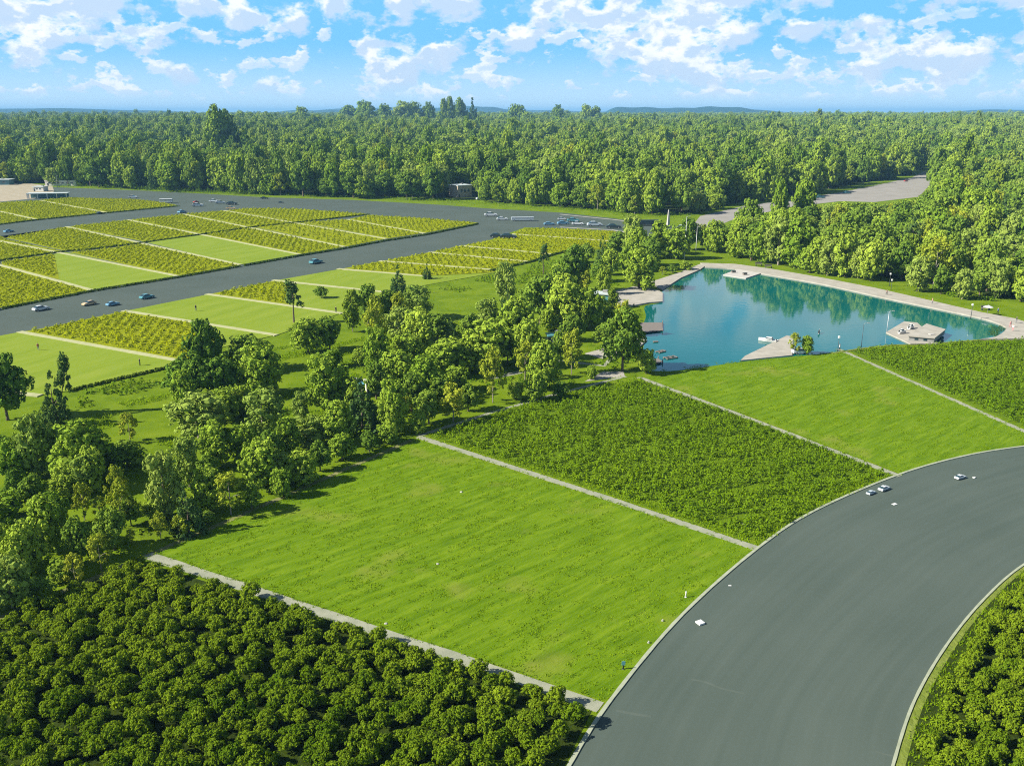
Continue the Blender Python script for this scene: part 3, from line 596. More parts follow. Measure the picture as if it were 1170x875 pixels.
# --- the scattered woods: the largest in view are trees of their own, the rest one forest
EDGE = GP([(-400, 208), (-60, 209), (0, 210.5), (100, 213.5), (190, 218.5), (300, 223), (400, 226.5), (505, 229.5), (512, 217), (545, 217), (552, 232), (640, 238), (720, 245), (790, 247), (850, 232), (905, 225), (1000, 208.5), (1042, 200), (1060, 192), (1074, 192), (1070, 214), (1056, 229), (1000, 235), (960, 234), (900, 241), (872, 248), (840, 258), (832, 276), (850, 288), (890, 296), (950, 308), (1050, 326), (1180, 347), (1420, 380)])
FAR = [Vector((7600, 2000, 0)), Vector((7600, 8200, 0)), Vector((-7600, 8200, 0)), Vector((-7600, 2000, 0))]
def scatter():
    rng = np.random.default_rng(5); A = []
    for y0, y1, sp in ((270, 480, 9.8), (480, 700, 11.0), (700, 1000, 12.5), (1000, 1500, 14.5), (1500, 2400, 15), (2400, 4000, 20), (4000, 8000, 30)):
        w = y1 * 0.70 + 80
        gx, gy = np.meshgrid(np.arange(-w, w, sp), np.arange(y0, y1, sp)); p = np.stack((gx, gy), -1).reshape(-1, 2)
        p += (rng.random(p.shape) - .5) * sp * 0.85; p = p[np.abs(p[:, 0]) < p[:, 1] * 0.70 + 80]; A.append(p)
    P = np.concatenate(A); P = P[inside(EDGE + FAR, P)]
    n = len(P); y = P[:, 1]
    H = np.interp(y, [280, 420, 600, 750, 1000, 8000], [13.5, 16, 19.5, 23, 23, 23]) * (0.60 + 0.70 * rng.random(n)); W = np.interp(y, [280, 700, 1000, 1500, 2400, 8000], [10.5, 15, 17, 16, 18, 32]) * (0.70 + 0.58 * rng.random(n))
    big = rng.random(n) < 0.006; H[big] *= 1.25
    lo = np.array([(800, 266), (835, 252), (870, 244), (900, 237), (960, 230.5), (1000, 232), (1050, 226), (1062, 213)], float)
    dep = P[:, 1] * math.cos(PITCH) + CAM_H * math.sin(PITCH); X = 585 + FPX * P[:, 0] / dep; ty = np.interp(X, lo[:, 0], lo[:, 1]); by = 437.5 - FPX * (P[:, 1] * math.sin(PITCH) - CAM_H * math.cos(PITCH)) / dep; sel = (X > 798) & (X < 1066) & (by > ty)
    ang = PITCH + np.arctan((ty + 1 - 437.5) / FPX); cap = CAM_H - P[:, 1] * np.tan(ang)      # lower trees grow in front of the grey road
    H = np.where(sel, np.clip(np.minimum(H, cap * 0.97), 3.0, None), H); ok = ~(sel & (cap < 5)); W = np.minimum(W, H * 0.95)
    lowf = fbm(P, np.where(P[:, 1] < 560, 9.0, 14.0), 21); ok &= rng.random(n) > np.where(lowf < np.where(P[:, 1] < 560, -0.5, -0.7), 0.68, 0.08); H = np.where(sel, H, H * np.clip(1 + 0.16 * lowf, 0.7, 1.35)); tall = rng.random(n) < 0.12; H = np.where(tall & ~sel, H * 1.22, H)
    return P[ok], H[ok], W[ok], rng
FP, FH, FWd, frng = scatter()
KN = list(TREE.keys()); WTS = {'maple': .31, 'oak': .40, 'poplar': .08, 'conifer': .06, 'yellow': .04, 'pale': .12, 'pine': 0, 'red': 0}
WFAR = dict(WTS, pale=.36, oak=.30, maple=.27, yellow=.01)          # haze put into the crown colours: paler kinds weighted up with distance
def weights(w): p = np.array([w[k] / KINDS[k] for k, v in KN]); return p / p.sum()
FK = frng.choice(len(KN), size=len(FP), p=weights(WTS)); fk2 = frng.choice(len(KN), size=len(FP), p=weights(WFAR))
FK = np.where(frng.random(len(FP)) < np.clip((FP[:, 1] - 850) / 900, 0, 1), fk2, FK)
m_ = FK >= 0
man = np.array([(o.location.x, o.location.y) for o, *_ in PENDING])
near = np.zeros(len(FP), bool)
for q in np.where(FP[:, 1] < 480)[0]:
    near[q] = (np.hypot(*(man - FP[q]).T) < 5.0).any()
# a handful of taller trees that stand up out of the canopy (feet on the terrain far back)
def far_tree(px, top, y, wpx, kind):
    x = (px - 585) / FPX * (y * math.cos(PITCH) + CAM_H * math.sin(PITCH) * 0.6); z = hills_z(x, y); dz = y * math.cos(PITCH)
    ang = PITCH + math.atan((top - 437.5) / FPX); H = CAM_H - y * math.tan(ang) - z
    t = plant(*pick(kind, px), Vector((x, y, z - .3)), max(H, 12), wpx * y / FPX * 1.05, px); return t, Vector((x, y, z))
FARS = [(250, 122, 1000, 30, O_), (268, 130, 1000, 26, C_), (259, 127, 1015, 22, O_), (345, 122.5, 2300, 16, M_), (418, 117, 2400, 22, M_), (440, 119, 2500, 18, O_), (462, 115, 2300, 22, S_), (474, 115.5, 2350, 16, S_), (490, 117.5, 2350, 16, O_), (507, 112, 2200, 11, P_), (515, 109.5, 2200, 13, P_), (526, 112.5, 2250, 15, O_), (540, 110.5, 2200, 17, C_), (591, 120.5, 2500, 18, M_), (637, 120.5, 2500, 18, O_), (670, 121, 2500, 14, M_), (680, 121.5, 2500, 14, O_), (120, 133, 1350, 14, O_), (400, 121, 2600, 24, O_)]
for a in FARS:
    t, p = far_tree(*a); PENDING.append((t, LOOK[a[4]], 'on the skyline', 'the tall dark pair', p.x))
app = FH / FP[:, 1]; app[near] = 0
px_x = 585 + FPX * FP[:, 0] / (FP[:, 1] * math.cos(PITCH) + CAM_H * math.sin(PITCH))
app[(px_x < -8) | (px_x > 1178)] = 0
order = np.argsort(-app); NIND = 296 - len(PENDING); ind = order[:NIND]
shore = [(p.x, p.y) for p in GP([(840, 294), (900, 300), (950, 309), (1050, 327), (1180, 348), (1300, 366)])]
ds = dist_line(shore, FP); ob = G(763, 262)
RANK = ['second', 'third', 'fourth', 'fifth', 'sixth', 'seventh', 'eighth', 'ninth', 'tenth', 'eleventh', 'twelfth', 'thirteenth', 'fourteenth', 'fifteenth']
for q in ind:
    x, y = FP[q]; k, v = KN[FK[q]]; t = plant(k, v, (x, y, hills_z(x, y) - .1), FH[q], FWd[q], frng.random() * 6.28)
    wood = ds[q] < 260 and x > 60 and y < 620
    if wood: PENDING.append((t, LOOK[k], f'{RANK[min(13, int(ds[q] / 13))]} rank behind lakeside path', 'the obelisk', math.hypot(x - ob.x, y - ob.y)))
    else: PENDING.append((t, LOOK[k], f'along the forest edge', 'the beige house' , abs(x - G(527, 226).x) + (0 if x > G(527, 226).x else 0.01)))
rest = np.ones(len(FP), bool); rest[ind] = False; rest[near] = False
label_trees()
for o, *_ in PENDING: o['group'] = 'trees of the park and its woods'

def forest():
    P, H, W, K = FP[rest], FH[rest], FWd[rest], FK[rest]
    co = np.zeros((len(P), 3), np.float32); co[:, :2] = P; co[:, 2] = [hills_z(x, y) - .1 for x, y in P]
    me = bpy.data.meshes.new('forest'); me.vertices.add(len(P)); me.vertices.foreach_set('co', co.ravel())
    a = me.attributes.new('kind_id', 'INT', 'POINT'); a.data.foreach_set('value', K.astype(np.int32))
    s = np.stack((W / 8, W / 8, H / 10), 1).astype(np.float32); a = me.attributes.new('size', 'FLOAT_VECTOR', 'POINT'); a.data.foreach_set('vector', s.ravel())
    r = np.zeros((len(P), 3), np.float32); r[:, 2] = frng.random(len(P)) * 6.28; a = me.attributes.new('turn', 'FLOAT_VECTOR', 'POINT'); a.data.foreach_set('vector', r.ravel())
    o = obj('forest', me); o['kind'] = 'stuff'; tag(o, 'dense green forest of rounded crowns stretching to the horizon', 'forest')
    ng = bpy.data.node_groups.new('forest_trees', 'GeometryNodeTree'); ng.interface.new_socket('Geometry', in_out='INPUT', socket_type='NodeSocketGeometry'); ng.interface.new_socket('Geometry', in_out='OUTPUT', socket_type='NodeSocketGeometry')
    N, L = ng.nodes, ng.links; gi = N.new('NodeGroupInput'); go = N.new('NodeGroupOutput'); J = N.new('GeometryNodeJoinGeometry'); L.new(J.outputs[0], go.inputs[0])
    def attr(nm, ty):
        n = N.new('GeometryNodeInputNamedAttribute'); n.data_type = ty; n.inputs[0].default_value = nm; return n.outputs[0]
    kid, sz, tn = attr('kind_id', 'INT'), attr('size', 'FLOAT_VECTOR'), attr('turn', 'FLOAT_VECTOR')
    for i, key in enumerate(KN):
        if key not in SRC or not (K == i).any(): continue
        cmp = N.new('FunctionNodeCompare'); cmp.data_type = 'INT'; cmp.operation = 'EQUAL'; ii = [s for s in cmp.inputs if s.type == 'INT']; L.new(kid, ii[0]); ii[1].default_value = i
        for ob_ in SRC[key]:
            oi = N.new('GeometryNodeObjectInfo'); oi.transform_space = 'ORIGINAL'; oi.inputs[0].default_value = ob_; oi.inputs['As Instance'].default_value = True
            ip = N.new('GeometryNodeInstanceOnPoints'); L.new(gi.outputs[0], ip.inputs['Points']); L.new(cmp.outputs[0], ip.inputs['Selection']); L.new(oi.outputs['Geometry'], ip.inputs['Instance'])
            L.new(tn, ip.inputs['Rotation']); L.new(sz, ip.inputs['Scale']); L.new(ip.outputs[0], J.inputs[0])
    md = o.modifiers.new('trees', 'NODES'); md.node_group = ng
forest()
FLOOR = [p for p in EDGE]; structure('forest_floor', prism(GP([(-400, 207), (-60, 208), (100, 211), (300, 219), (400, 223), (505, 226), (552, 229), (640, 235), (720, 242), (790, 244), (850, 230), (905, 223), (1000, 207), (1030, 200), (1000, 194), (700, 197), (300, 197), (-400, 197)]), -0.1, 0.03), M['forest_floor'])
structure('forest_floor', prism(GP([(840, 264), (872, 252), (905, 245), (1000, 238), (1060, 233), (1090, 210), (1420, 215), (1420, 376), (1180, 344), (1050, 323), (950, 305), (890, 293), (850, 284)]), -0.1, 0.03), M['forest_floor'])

# ================================================================== GROUND PLANTS
def shrub_mesh(seed):
    rng = np.random.default_rng(seed); C, R = [], []
    for i in range(11):
        a = i * 2.4 + rng.random(); rr = 0.66 * (i / 11) ** .5; C.append((rr * math.cos(a), rr * math.sin(a), 0.42 + 0.85 * (1 - (rr / 0.95) ** 2) + 0.12 * rng.normal())); R.append(0.40 + 0.16 * rng.random())
    V = lobes_to_quads(np.array(C), np.array(R), rng, 0.25, 14, 13, 0.42, 0.95)
    return np_mesh('shrub_foliage', V, 4)
SHR = [shrub_mesh(900 + i) for i in range(6)]
for m in SHR: m.materials.append(LEAF['shrub'])
def orchard(poly, sp, ang, phrase, mark, grp, size, margin, lim, mp):
    rng = np.random.default_rng(31); W, idx = jgrid(poly, sp, rng, 0.68, ang, sp * 0.95); edge = dist_line(poly + [poly[0]], W); k = edge > margin
    W, idx = W[k], idx[k]; pxs = np.array([((585 + FPX * x / (y * math.cos(PITCH) + CAM_H * math.sin(PITCH)))) for x, y in W]); 
    vy = W[:, 1] * math.sin(PITCH) - CAM_H * math.cos(PITCH); py = 437.5 - FPX * vy / (W[:, 1] * math.cos(PITCH) + CAM_H * math.sin(PITCH))
    vis = (pxs > -14) & (pxs < 1184) & (py < 894); W, idx = W[vis], idx[vis]; seen = {}
    rows = sorted(set(idx[:, 1]), reverse=True); rk = {r: i for i, r in enumerate(rows)}
    for r in rows:
        js = sorted(np.where(idx[:, 1] == r)[0], key=lambda j: (W[j][0] - mp.x) ** 2 + (W[j][1] - mp.y) ** 2)
        for c, j in enumerate(js):
            s = size * (0.78 + 0.42 * rng.random())
            SHRUBS.append(((W[j][0], W[j][1], -0.05), rng.random() * 6.28, (s * (0.9 + .25 * rng.random()), s * (0.9 + .25 * rng.random()), s * (0.85 + 0.5 * rng.random())), int(rng.integers(6)), f'rounded green shrub, {ordn(c)} from {mark} in {ordn(rk[r])} row {phrase}', grp))
SHRUBS = []
def place_shrubs():
    SHRUBS.sort(key=lambda a: a[0][1]); rest = []
    for n, (loc, rz, sc, k, label, grp) in enumerate(SHRUBS):
        if n < 298:
            o = obj('shrub', SHR[k], None, None, loc); o.rotation_euler = (0, 0, rz); o.scale = sc; tag(o, label, 'shrub', grp)
        else:
            me = SHR[k]; v = np.empty(len(me.vertices) * 3, np.float32); me.vertices.foreach_get('co', v); v = v.reshape(-1, 3) * sc; ca, sa = math.cos(rz), math.sin(rz)
            rest.append(v @ np.array(((ca, sa, 0), (-sa, ca, 0), (0, 0, 1))) + loc)
    if rest:
        o = obj('shrubs', np_mesh('shrubs', np.concatenate(rest), 4), LEAF['shrub']); o['kind'] = 'stuff'; tag(o, 'rounded green shrubs at the back of the orchard plot beside the grey path', 'shrubs')
ANG1 = math.atan2((G(560, 764) - G(168, 634)).y, (G(560, 764) - G(168, 634)).x)
orchard(P_ORCH1, 2.0, ANG1, 'below the grey path', 'the curved road', 'shrubs of the orchard plots', 0.95, 0.95, 0, G(676, 812))
orchard(P_ORCH2, 1.85, 0.9, 'inside the road bend', 'the kerb', 'shrubs of the orchard plots', 0.92, 1.5, 0, G(1045, 800))
place_shrubs()

def clumps(name, W, size, hgt, per, leaf, mat, rng, label, cat, squash=0.8):
    """one mesh of leafy tufts on the ground points W"""
    n = len(W); mod = np.clip(1 + 0.28 * fbm(W, 1.3, 77), 0.55, 1.6) if name == 'scrub' else np.ones(n); W = W + (rng.normal(size=W.shape) * 0.22 if name == 'scrub' else 0); s = size * (0.6 + 0.8 * rng.random(n)) * mod; d = sph(n * per, rng, 0.75).reshape(n, per, 3); d[:, :, 2] = np.abs(d[:, :, 2])
    c = np.zeros((n, 1, 3)); c[:, 0, :2] = W
    hh = hgt * (0.6 + 0.8 * rng.random(n)) * mod; sc = np.stack((s, s, hh), 1)[:, None, :]
    p = c + d * sc * (0.72 + 0.28 * rng.random((n, per, 1))); p = p.reshape(-1, 3); nn = d.reshape(-1, 3) + rng.normal(size=(n * per, 3)) * 0.35
    V = quads(p, nn, np.full(n * per, leaf), rng, squash); o = obj(name, np_mesh(name, V, 4), LEAF[mat]); o['kind'] = 'stuff'; return tag(o, label, cat)
def blades(name, W, h, per, mat, rng, label, cat, spread=0.25, wid=0.09):
    """tussocks of grass blades, three-sided"""
    n = len(W) * per; c = np.zeros((n, 3)); c[:, :2] = np.repeat(W, per, 0) + rng.normal(size=(n, 2)) * spread
    a = rng.random(n) * 6.28; dx = np.stack((np.cos(a), np.sin(a), np.zeros(n)), 1) * wid; hh = (h * (0.5 + rng.random(n)))[:, None]
    tip = c + np.stack((rng.normal(size=n) * 0.45, rng.normal(size=n) * 0.45, np.ones(n)), 1) * hh
    V = np.stack((c - dx, c + dx, tip), 1).reshape(-1, 3); o = obj(name, np_mesh(name, V, 3), LEAF[mat]); o['kind'] = 'stuff'; return tag(o, label, cat)
g = np.random.default_rng(71)
ROWANG = math.atan2((G(700, 650) - G(520, 735)).y, (G(700, 650) - G(520, 735)).x)
W, _ = jgrid(P_LAWN1, 0.62, g, 1.0); f = fbm(W, 0.55, 1, ROWANG, 5.0) + 0.30 * fbm(W, 4, 2); k = g.random(len(W)) < np.clip(0.20 + 0.26 * f, 0.05, 0.6); blades('grass', W[k], 0.15, 12, 'grass', g, 'shaggy bright green tussocks covering the big lawn by the bend', 'grass')
W, _ = jgrid(P_LAWN2, 0.62, g, 1.0); f = fbm(W, 0.55, 3, 0.3, 3.0) + 0.30 * fbm(W, 4, 4); k = g.random(len(W)) < np.clip(0.17 + 0.26 * f, 0.04, 0.5); blades('grass', W[k], 0.15, 12, 'grass', g, 'short bright green tussocks covering the lawn beside the pond', 'grass')
W, _ = jgrid(P_SCRUB1, 1.02, g, 1.0); f = fbm(W, 1.2, 5); k = (f > -0.95) & (dist_line(P_SCRUB1 + P_SCRUB1[:1], W) > 0.9); clumps('scrub', W[k], 0.60, 1.25, 34, 0.27, 'scrub', g, 'dense low green scrub filling the plot between two pale paths', 'scrub')
W, _ = jgrid(P_SCRUB2, 1.12, g, 1.0); f = fbm(W, 1.2, 6); k = (f > -0.95) & (dist_line(P_SCRUB2 + P_SCRUB2[:1], W) > 0.9); clumps('scrub', W[k], 0.66, 1.30, 32, 0.29, 'scrub', g, 'low green scrub on the plot beside the pond platform', 'scrub')
# verges of the near plots
W, _ = jgrid(P_SCRUB1, 0.7, g, 1.0); k = dist_line(P_SCRUB1 + P_SCRUB1[:1], W) < 2.0; blades('grass', W[k], 0.35, 8, 'grass', g, 'thin bright grass margin around the scrub plot', 'grass')
W, _ = jgrid(P_ORCH2, 0.7, g, 1.0); k = dist_line([tuple(p[:2]) for p in RR], W) < 3.6; blades('grass', W[k], 0.3, 8, 'grass', g, 'bright grass verge along the kerb inside the bend', 'grass')
# ragged grass along the near paths
A = []
for px, w in (([(168, 634), (350, 694), (560, 764), (686, 808)], 1.75), ([(478, 499), (700, 571), (866, 627)], 1.5), ([(730, 431), (880, 487), (1028, 544)], 1.4), ([(958, 399), (1060, 444), (1180, 497), (1260, 533)], 1.3), ([(478, 498), (560, 472), (640, 449), (715, 430)], 1.2), ([(0, 706), (165, 636), (300, 578), (470, 503)], 1.1)):
    l = np.array([(p.x, p.y) for p in dens(GP(px), 0.22)]); d = np.gradient(l, axis=0); nrm = np.stack((-d[:, 1], d[:, 0]), 1); nrm /= np.linalg.norm(nrm, axis=1, keepdims=True)
    for sd in (-1, 1):
        off = sd * (w / 2 + 0.05 + 0.16 * fbm(l, 1.1, int(w * 100) + sd) + 0.1 * g.normal(size=len(l))); A.append((l + nrm * off[:, None])[g.random(len(l)) < 0.4])
blades('grass', np.concatenate(A), 0.22, 6, 'grass', g, 'ragged tufts of grass creeping over the edges of the pale paths', 'grass', 0.12, 0.07)
# crop rows on the far plots
rowdir = (G(150, 365) - G(112, 402)); ra = math.atan2(rowdir.y, rowdir.x); A = []
for p, kind in PLOTS:
    if kind == 'mown': continue
    W, idx = jgrid(p, 1.3, g, 0.55, ra, 2.6); k = g.random(len(W)) < (0.9 if kind == 'crop' else 0.5); e = dist_line(p + p[:1], W) > 0.8; A.append(W[k & e])
W = np.concatenate(A)
for l in FPATHS: W = W[dist_line(l, W) > 2.1]
clumps('crops', W, 0.85, 0.95, 18, 0.50, 'crop', g, 'yellow green crop rows filling the plots beside the far roads', 'crops')
# rough weeds at the margins and in the groves
def weeds(px, sp, label, size=0.8, hgt=0.9, thr=-0.2, mat='scrub', per=16):
    p = GP(px); W, _ = jgrid(p, sp, g, 1.0); k = fbm(W, 6, int(px[0][0]) + 9) > thr; clumps('undergrowth', W[k], size, hgt, per, 0.42, mat, g, label, 'undergrowth')
weeds([(82, 452), (198, 422), (202, 432), (150, 452), (90, 468)], 1.5, 'rough weeds along the lower edge of the mown lawn')
weeds([(470, 338), (566, 314), (570, 322), (520, 335), (490, 345)], 1.7, 'rough weeds along the edge of the lawn by the silver tree')
weeds([(300, 392), (340, 372), (350, 378), (315, 398)], 1.6, 'rough weeds beside the pair of round trees')
weeds([(0, 690), (0, 560), (60, 480), (150, 560), (168, 622)], 2.6, 'shaded undergrowth beneath the grove beside the orchard', 0.9, 0.8, 0.1)
weeds([(180, 612), (200, 480), (320, 420), (340, 500), (470, 420), (700, 320), (735, 350), (725, 420), (480, 492), (300, 568)], 2.7, 'shaded undergrowth beneath the central tree belt', 0.9, 0.8, 0.15)
weeds([(580, 330), (610, 300), (650, 296), (640, 312), (600, 330)], 1.8, 'rough weeds below the crop plots by the thin pine')
weeds([(170, 220), (300, 223), (400, 226.5), (500, 231), (560, 235), (640, 240.5), (720, 247), (790, 250), (790, 246), (640, 236), (505, 228), (300, 220), (170, 216)], 3.0, 'bright weedy verge along the forest edge', 1.8, 1.4, -0.9, 'grass', 14)
weeds([(60, 213.5), (100, 215), (190, 219), (300, 224.5), (300, 222), (190, 216.5), (100, 213)], 4.0, 'leafy bushes crowding the road side of the forest edge', 2.6, 3.2, -0.9, 'scrub', 40)
weeds([(330, 224), (400, 227), (500, 230.5), (505, 229), (400, 225.5)], 5.0, 'leafy bushes under the first forest trees', 2.2, 2.4, 0.1, 'scrub', 40); weeds([(560, 233), (640, 239.5), (720, 246), (790, 248.5), (790, 246.5), (640, 237.5)], 5.0, 'leafy bushes between road and forest near the obelisk', 2.2, 2.4, 0.0, 'scrub', 40)
# the open meadow's tussocks
MEAD = GP([(60, 520), (110, 460), (210, 425), (210, 480), (190, 520), (150, 570)]); W, _ = jgrid(MEAD, 0.8, g, 1.0); k = fbm(W, 2.5, 8, ROWANG, 3) > 0.3; blades('grass', W[k], 0.42, 8, 'grass', g, 'rough grass of the meadow below the mown lawn', 'grass', 0.3, 0.12)
MEAD = GP([(300, 400), (420, 380), (400, 470), (350, 480), (310, 470)]); W, _ = jgrid(MEAD, 0.9, g, 1.0); k = fbm(W, 2.5, 9, ROWANG, 3) > 0.3; blades('grass', W[k], 0.42, 8, 'grass', g, 'rough grass of the glade inside the tree belt', 'grass', 0.3, 0.12)

def hedge(px, w, h, label, mat='hedge', sp=0.8):
    line = dens(GP(px), sp); W = np.array([(p.x, p.y) for p in line]); W = np.repeat(W, 3, 0) + g.normal(size=(len(W) * 3, 2)) * w * 0.3
    n = len(W); per = 12; d = sph(n * per, g, 0.3); d[:, 2] = np.abs(d[:, 2]); c = np.zeros((n * per, 3)); c[:, :2] = np.repeat(W, per, 0)
    p = c + d * np.array((w * 0.45, w * 0.45, h)); V = quads(p, d + g.normal(size=d.shape) * .35, np.full(n * per, 0.5), g)
    tag(obj('hedge', np_mesh('hedge', V, 4), LEAF[mat]), label, 'hedge')
hedge([(-40, 363), (0, 354), (107, 333), (203, 317.5), (274, 305)], 1.0, 0.8, 'low dark hedge along the main road, from mown plot outward')
hedge([(280, 304), (342, 293), (394, 284.5), (442, 275.5), (486, 269), (546, 256.5)], 1.0, 0.8, 'low dark hedge lining the main road up to the plot tip')
hedge([(-40, 262), (0, 257), (41, 252), (121, 244), (203, 236)], 1.1, 0.8, 'low dark hedge along the upper street under the topmost crop plots')
hedge([(-40, 304), (0, 298.3), (40, 292.3), (75, 287.6), (98, 286), (161, 278.2), (232, 268), (292, 259.5), (345, 254), (421, 245.5)], 0.9, 0.7, 'dark hedge dividing upper and lower crop plots')
hedge([(80, 447.5), (140, 433), (195, 420), (207, 414)], 0.8, 0.7, 'dark hedge at the foot of the mown lawn with two people')
hedge([(560, 310), (606, 299.8), (634, 291), (662, 284)], 1.0, 0.8, 'dark hedge closing the narrow crop strips beside the thin pine')
hedge([(1083, 338), (1108, 341), (1135, 344)], 1.7, 1.5, 'clipped green hedge on the grass behind the lakeside path', 'scrub', 0.6)

# ================================================================== BUILT THINGS
PAINT = {n: plain('paint_' + n, c, 0.35, 0, 0.5) for n, c in dict(white=(0.50, 0.52, 0.52), silver=(0.42, 0.47, 0.50), teal=(0.08, 0.24, 0.27), blue=(0.14, 0.30, 0.42), dark=(0.025, 0.04, 0.045), tan=(0.50, 0.36, 0.20), red=(0.40, 0.06, 0.04)).items()}
GLASS = plain('car_glass', (0.02, 0.045, 0.055), 0.1, 0, 0.6); RUBBER = plain('rubber', (0.02, 0.02, 0.02), 0.8); STEEL = plain('steel', (0.45, 0.46, 0.45), 0.45, 0.6); DARKST = plain('dark_steel', (0.05, 0.06, 0.06), 0.5, 0.4)
WHITE = plain('white_paint', (0.56, 0.56, 0.53), 0.5); STONE = plain('pale_stone', (0.34, 0.34, 0.28), 0.8); CONC = plain('cast_concrete', (0.40, 0.38, 0.34), 0.8); CONCD = plain('weathered_concrete', (0.24, 0.24, 0.22), 0.9); ROOFW = plain('pale_roof', (0.40, 0.45, 0.44), 0.7)
WALLB = plain("beige_wall", (0.44, 0.36, 0.26), 0.85); WALLC = plain('cream_wall', (0.55, 0.52, 0.45), 0.8); WALLT = plain('teal_wall', (0.10, 0.20, 0.21), 0.7); WOOD = plain('grey_timber', (0.16, 0.14, 0.12), 0.85); LAMP = plain('lamp_glass', (0.75, 0.75, 0.68), 0.3)
def car_body():
    bm = bmesh.new(); prof = [(-2.2, .32), (-2.18, .78), (-1.95, .92), (-1.0, .98), (0.85, .96), (1.9, .82), (2.2, .62), (2.22, .32)]
    v = [[bm.verts.new((x, s * 0.86, z)) for x, z in prof] for s in (-1, 1)]; n = len(prof)
    bm.faces.new(v[0][::-1] if False else v[0]); bm.faces.new(v[1][::-1])
    for i in range(n): bm.faces.new((v[0][i], v[1][i], v[1][(i + 1) % n], v[0][(i + 1) % n]))
    roof = [bm.verts.new((x, y, z)) for x, y, z in ((-1.05, -.62, 1.43), (0.15, -.62, 1.43), (0.15, .62, 1.43), (-1.05, .62, 1.43))]; rl = [bm.verts.new((x * 1.02, y * 1.02, z - .07)) for x, y, z in [w.co for w in roof]]
    bm.faces.new(roof)
    for i in range(4): bm.faces.new((rl[i], rl[(i + 1) % 4], roof[(i + 1) % 4], roof[i]))
    bmesh.ops.recalc_face_normals(bm, faces=bm.faces[:]); bmesh.ops.bevel(bm, geom=bm.edges[:], offset=0.045, segments=2, affect='EDGES'); return bm_mesh('car_body', bm)
def car_windows():
    bm = bmesh.new(); lo = [(-1.75, -.80, .955), (0.95, -.80, .955), (0.95, .80, .955), (-1.75, .80, .955)]; hi = [(-1.05, -.62, 1.38), (0.15, -.62, 1.38), (0.15, .62, 1.38), (-1.05, .62, 1.38)]
    a = [bm.verts.new(p) for p in lo]; b = [bm.verts.new(p) for p in hi]; bm.faces.new(b)
    for i in range(4): bm.faces.new((a[i], a[(i + 1) % 4], b[(i + 1) % 4], b[i]))
    return bm_mesh('car_windows', bm, [GLASS])
def wheel_mesh():
    bm = bmesh.new(); tube(bm, [(0, -.11, 0), (0, .11, 0)], [.33, .33], 14); tube(bm, [(0, -.125, 0), (0, .125, 0)], [.19, .19], 10, 1); return bm_mesh('wheel', bm, [RUBBER, STEEL])
CARB = {}; CW = car_windows(); WM = wheel_mesh()
def car(px, py, hd, col, label, s=1.0, grp='cars on the far roads', cat='car', z=0.012):
    if col not in CARB: b = car_body(); b.materials.append(PAINT[col]); CARB[col] = b
    t = empty('parked_car', G(px, py, z), rad(hd)); t.scale = (s,) * 3; obj('body', CARB[col], None, t); obj('window', CW, None, t)
    for x in (-1.4, 1.4):
        for y in (-.78, .78): obj('wheel', WM, None, t, (x, y, .33))
    return tag(t, label, cat, grp)
MR = math.degrees(math.atan2((G(340, 300) - G(60, 352)).y, (G(340, 300) - G(60, 352)).x)); US = math.degrees(math.atan2((G(200, 240) - G(20, 263)).y, (G(200, 240) - G(20, 263)).x))
car(47, 354.5, MR, 'white', 'white car on the main road by the mown lawn', 1.12); car(102, 348.5, MR + 180, 'tan', 'tan car on the main road between white and blue cars'); car(129, 349, MR, 'blue', 'small pale blue car on the main road beside the tan one', .95); car(168, 341, MR, 'teal', 'teal car on the main road opposite the mown plot', 1.1)
car(361, 301, MR, 'teal', 'pale teal car alone midway along the main road', 1.35); car(10, 265.5, US, 'blue', 'blue car alone on the upper street', 1.1); car(114, 244.6, US, 'dark', 'dark car at the end of a pale path on upper street', 1.0)
car(152, 226.6, 8, 'white', 'white car driving beyond the topmost crop plot', 1.5); car(226, 236, 12, 'white', 'white car at the junction in front of the red van', 1.7); car(244.5, 231, -5, 'silver', 'silver car parked in the middle of the junction row', 1.45); car(252, 232.6, 15, 'white', 'white car at the end of the junction row', 1.5); car(265, 234, 0, 'dark', 'dark car beyond the junction row', 1.6); car(264, 239.3, 4, 'tan', 'tan car at the crop plot edge near the junction', 1.4); car(208, 243.3, US, 'blue', 'dark blue car at the head of a pale path by junction', 1.3)
car(224, 231.6, 60, 'red', 'small dark red car at the junction', .95); car(302, 227.5, 5, 'dark', 'dark car under the forest edge on the far road', 1.2); car(321, 232, 0, 'dark', 'tiny dark car in mid road below the forest edge', .8)
car(561, 247.3, 3, 'white', 'white car crossing the wide asphalt below the beige house', 1.8); car(574, 251.8, 4, 'white', 'white car right behind the long trailer', 1.5); car(568, 271.4, 0, 'dark', 'dark car at the tip of the narrow crop strips', 1.6); car(581, 272.6, 0, 'dark', 'dark green car beside the dark one at narrow crop strips', 1.9)
car(627.5, 257.4, 8, 'blue', 'pale blue car at the crop edge, first of the row', 1.35); car(643.5, 256.6, 10, 'blue', 'blue car in the row at crop edge beside teal van', 1.5); car(655, 253.4, 0, 'teal', 'teal car standing behind the row at crop edge', 1.6); car(660, 257.2, -4, 'white', 'white car in the row in front of the teal car', 1.5); car(679.5, 258.6, 4, 'silver', 'silver car at the end of the row by crop edge', 1.9); car(642, 251.4, 0, 'white', 'white car standing apart on the road behind the row', 1.1); car(701, 261, 0, 'dark', 'dark green car half hidden by trees at crop edge', 1.8)
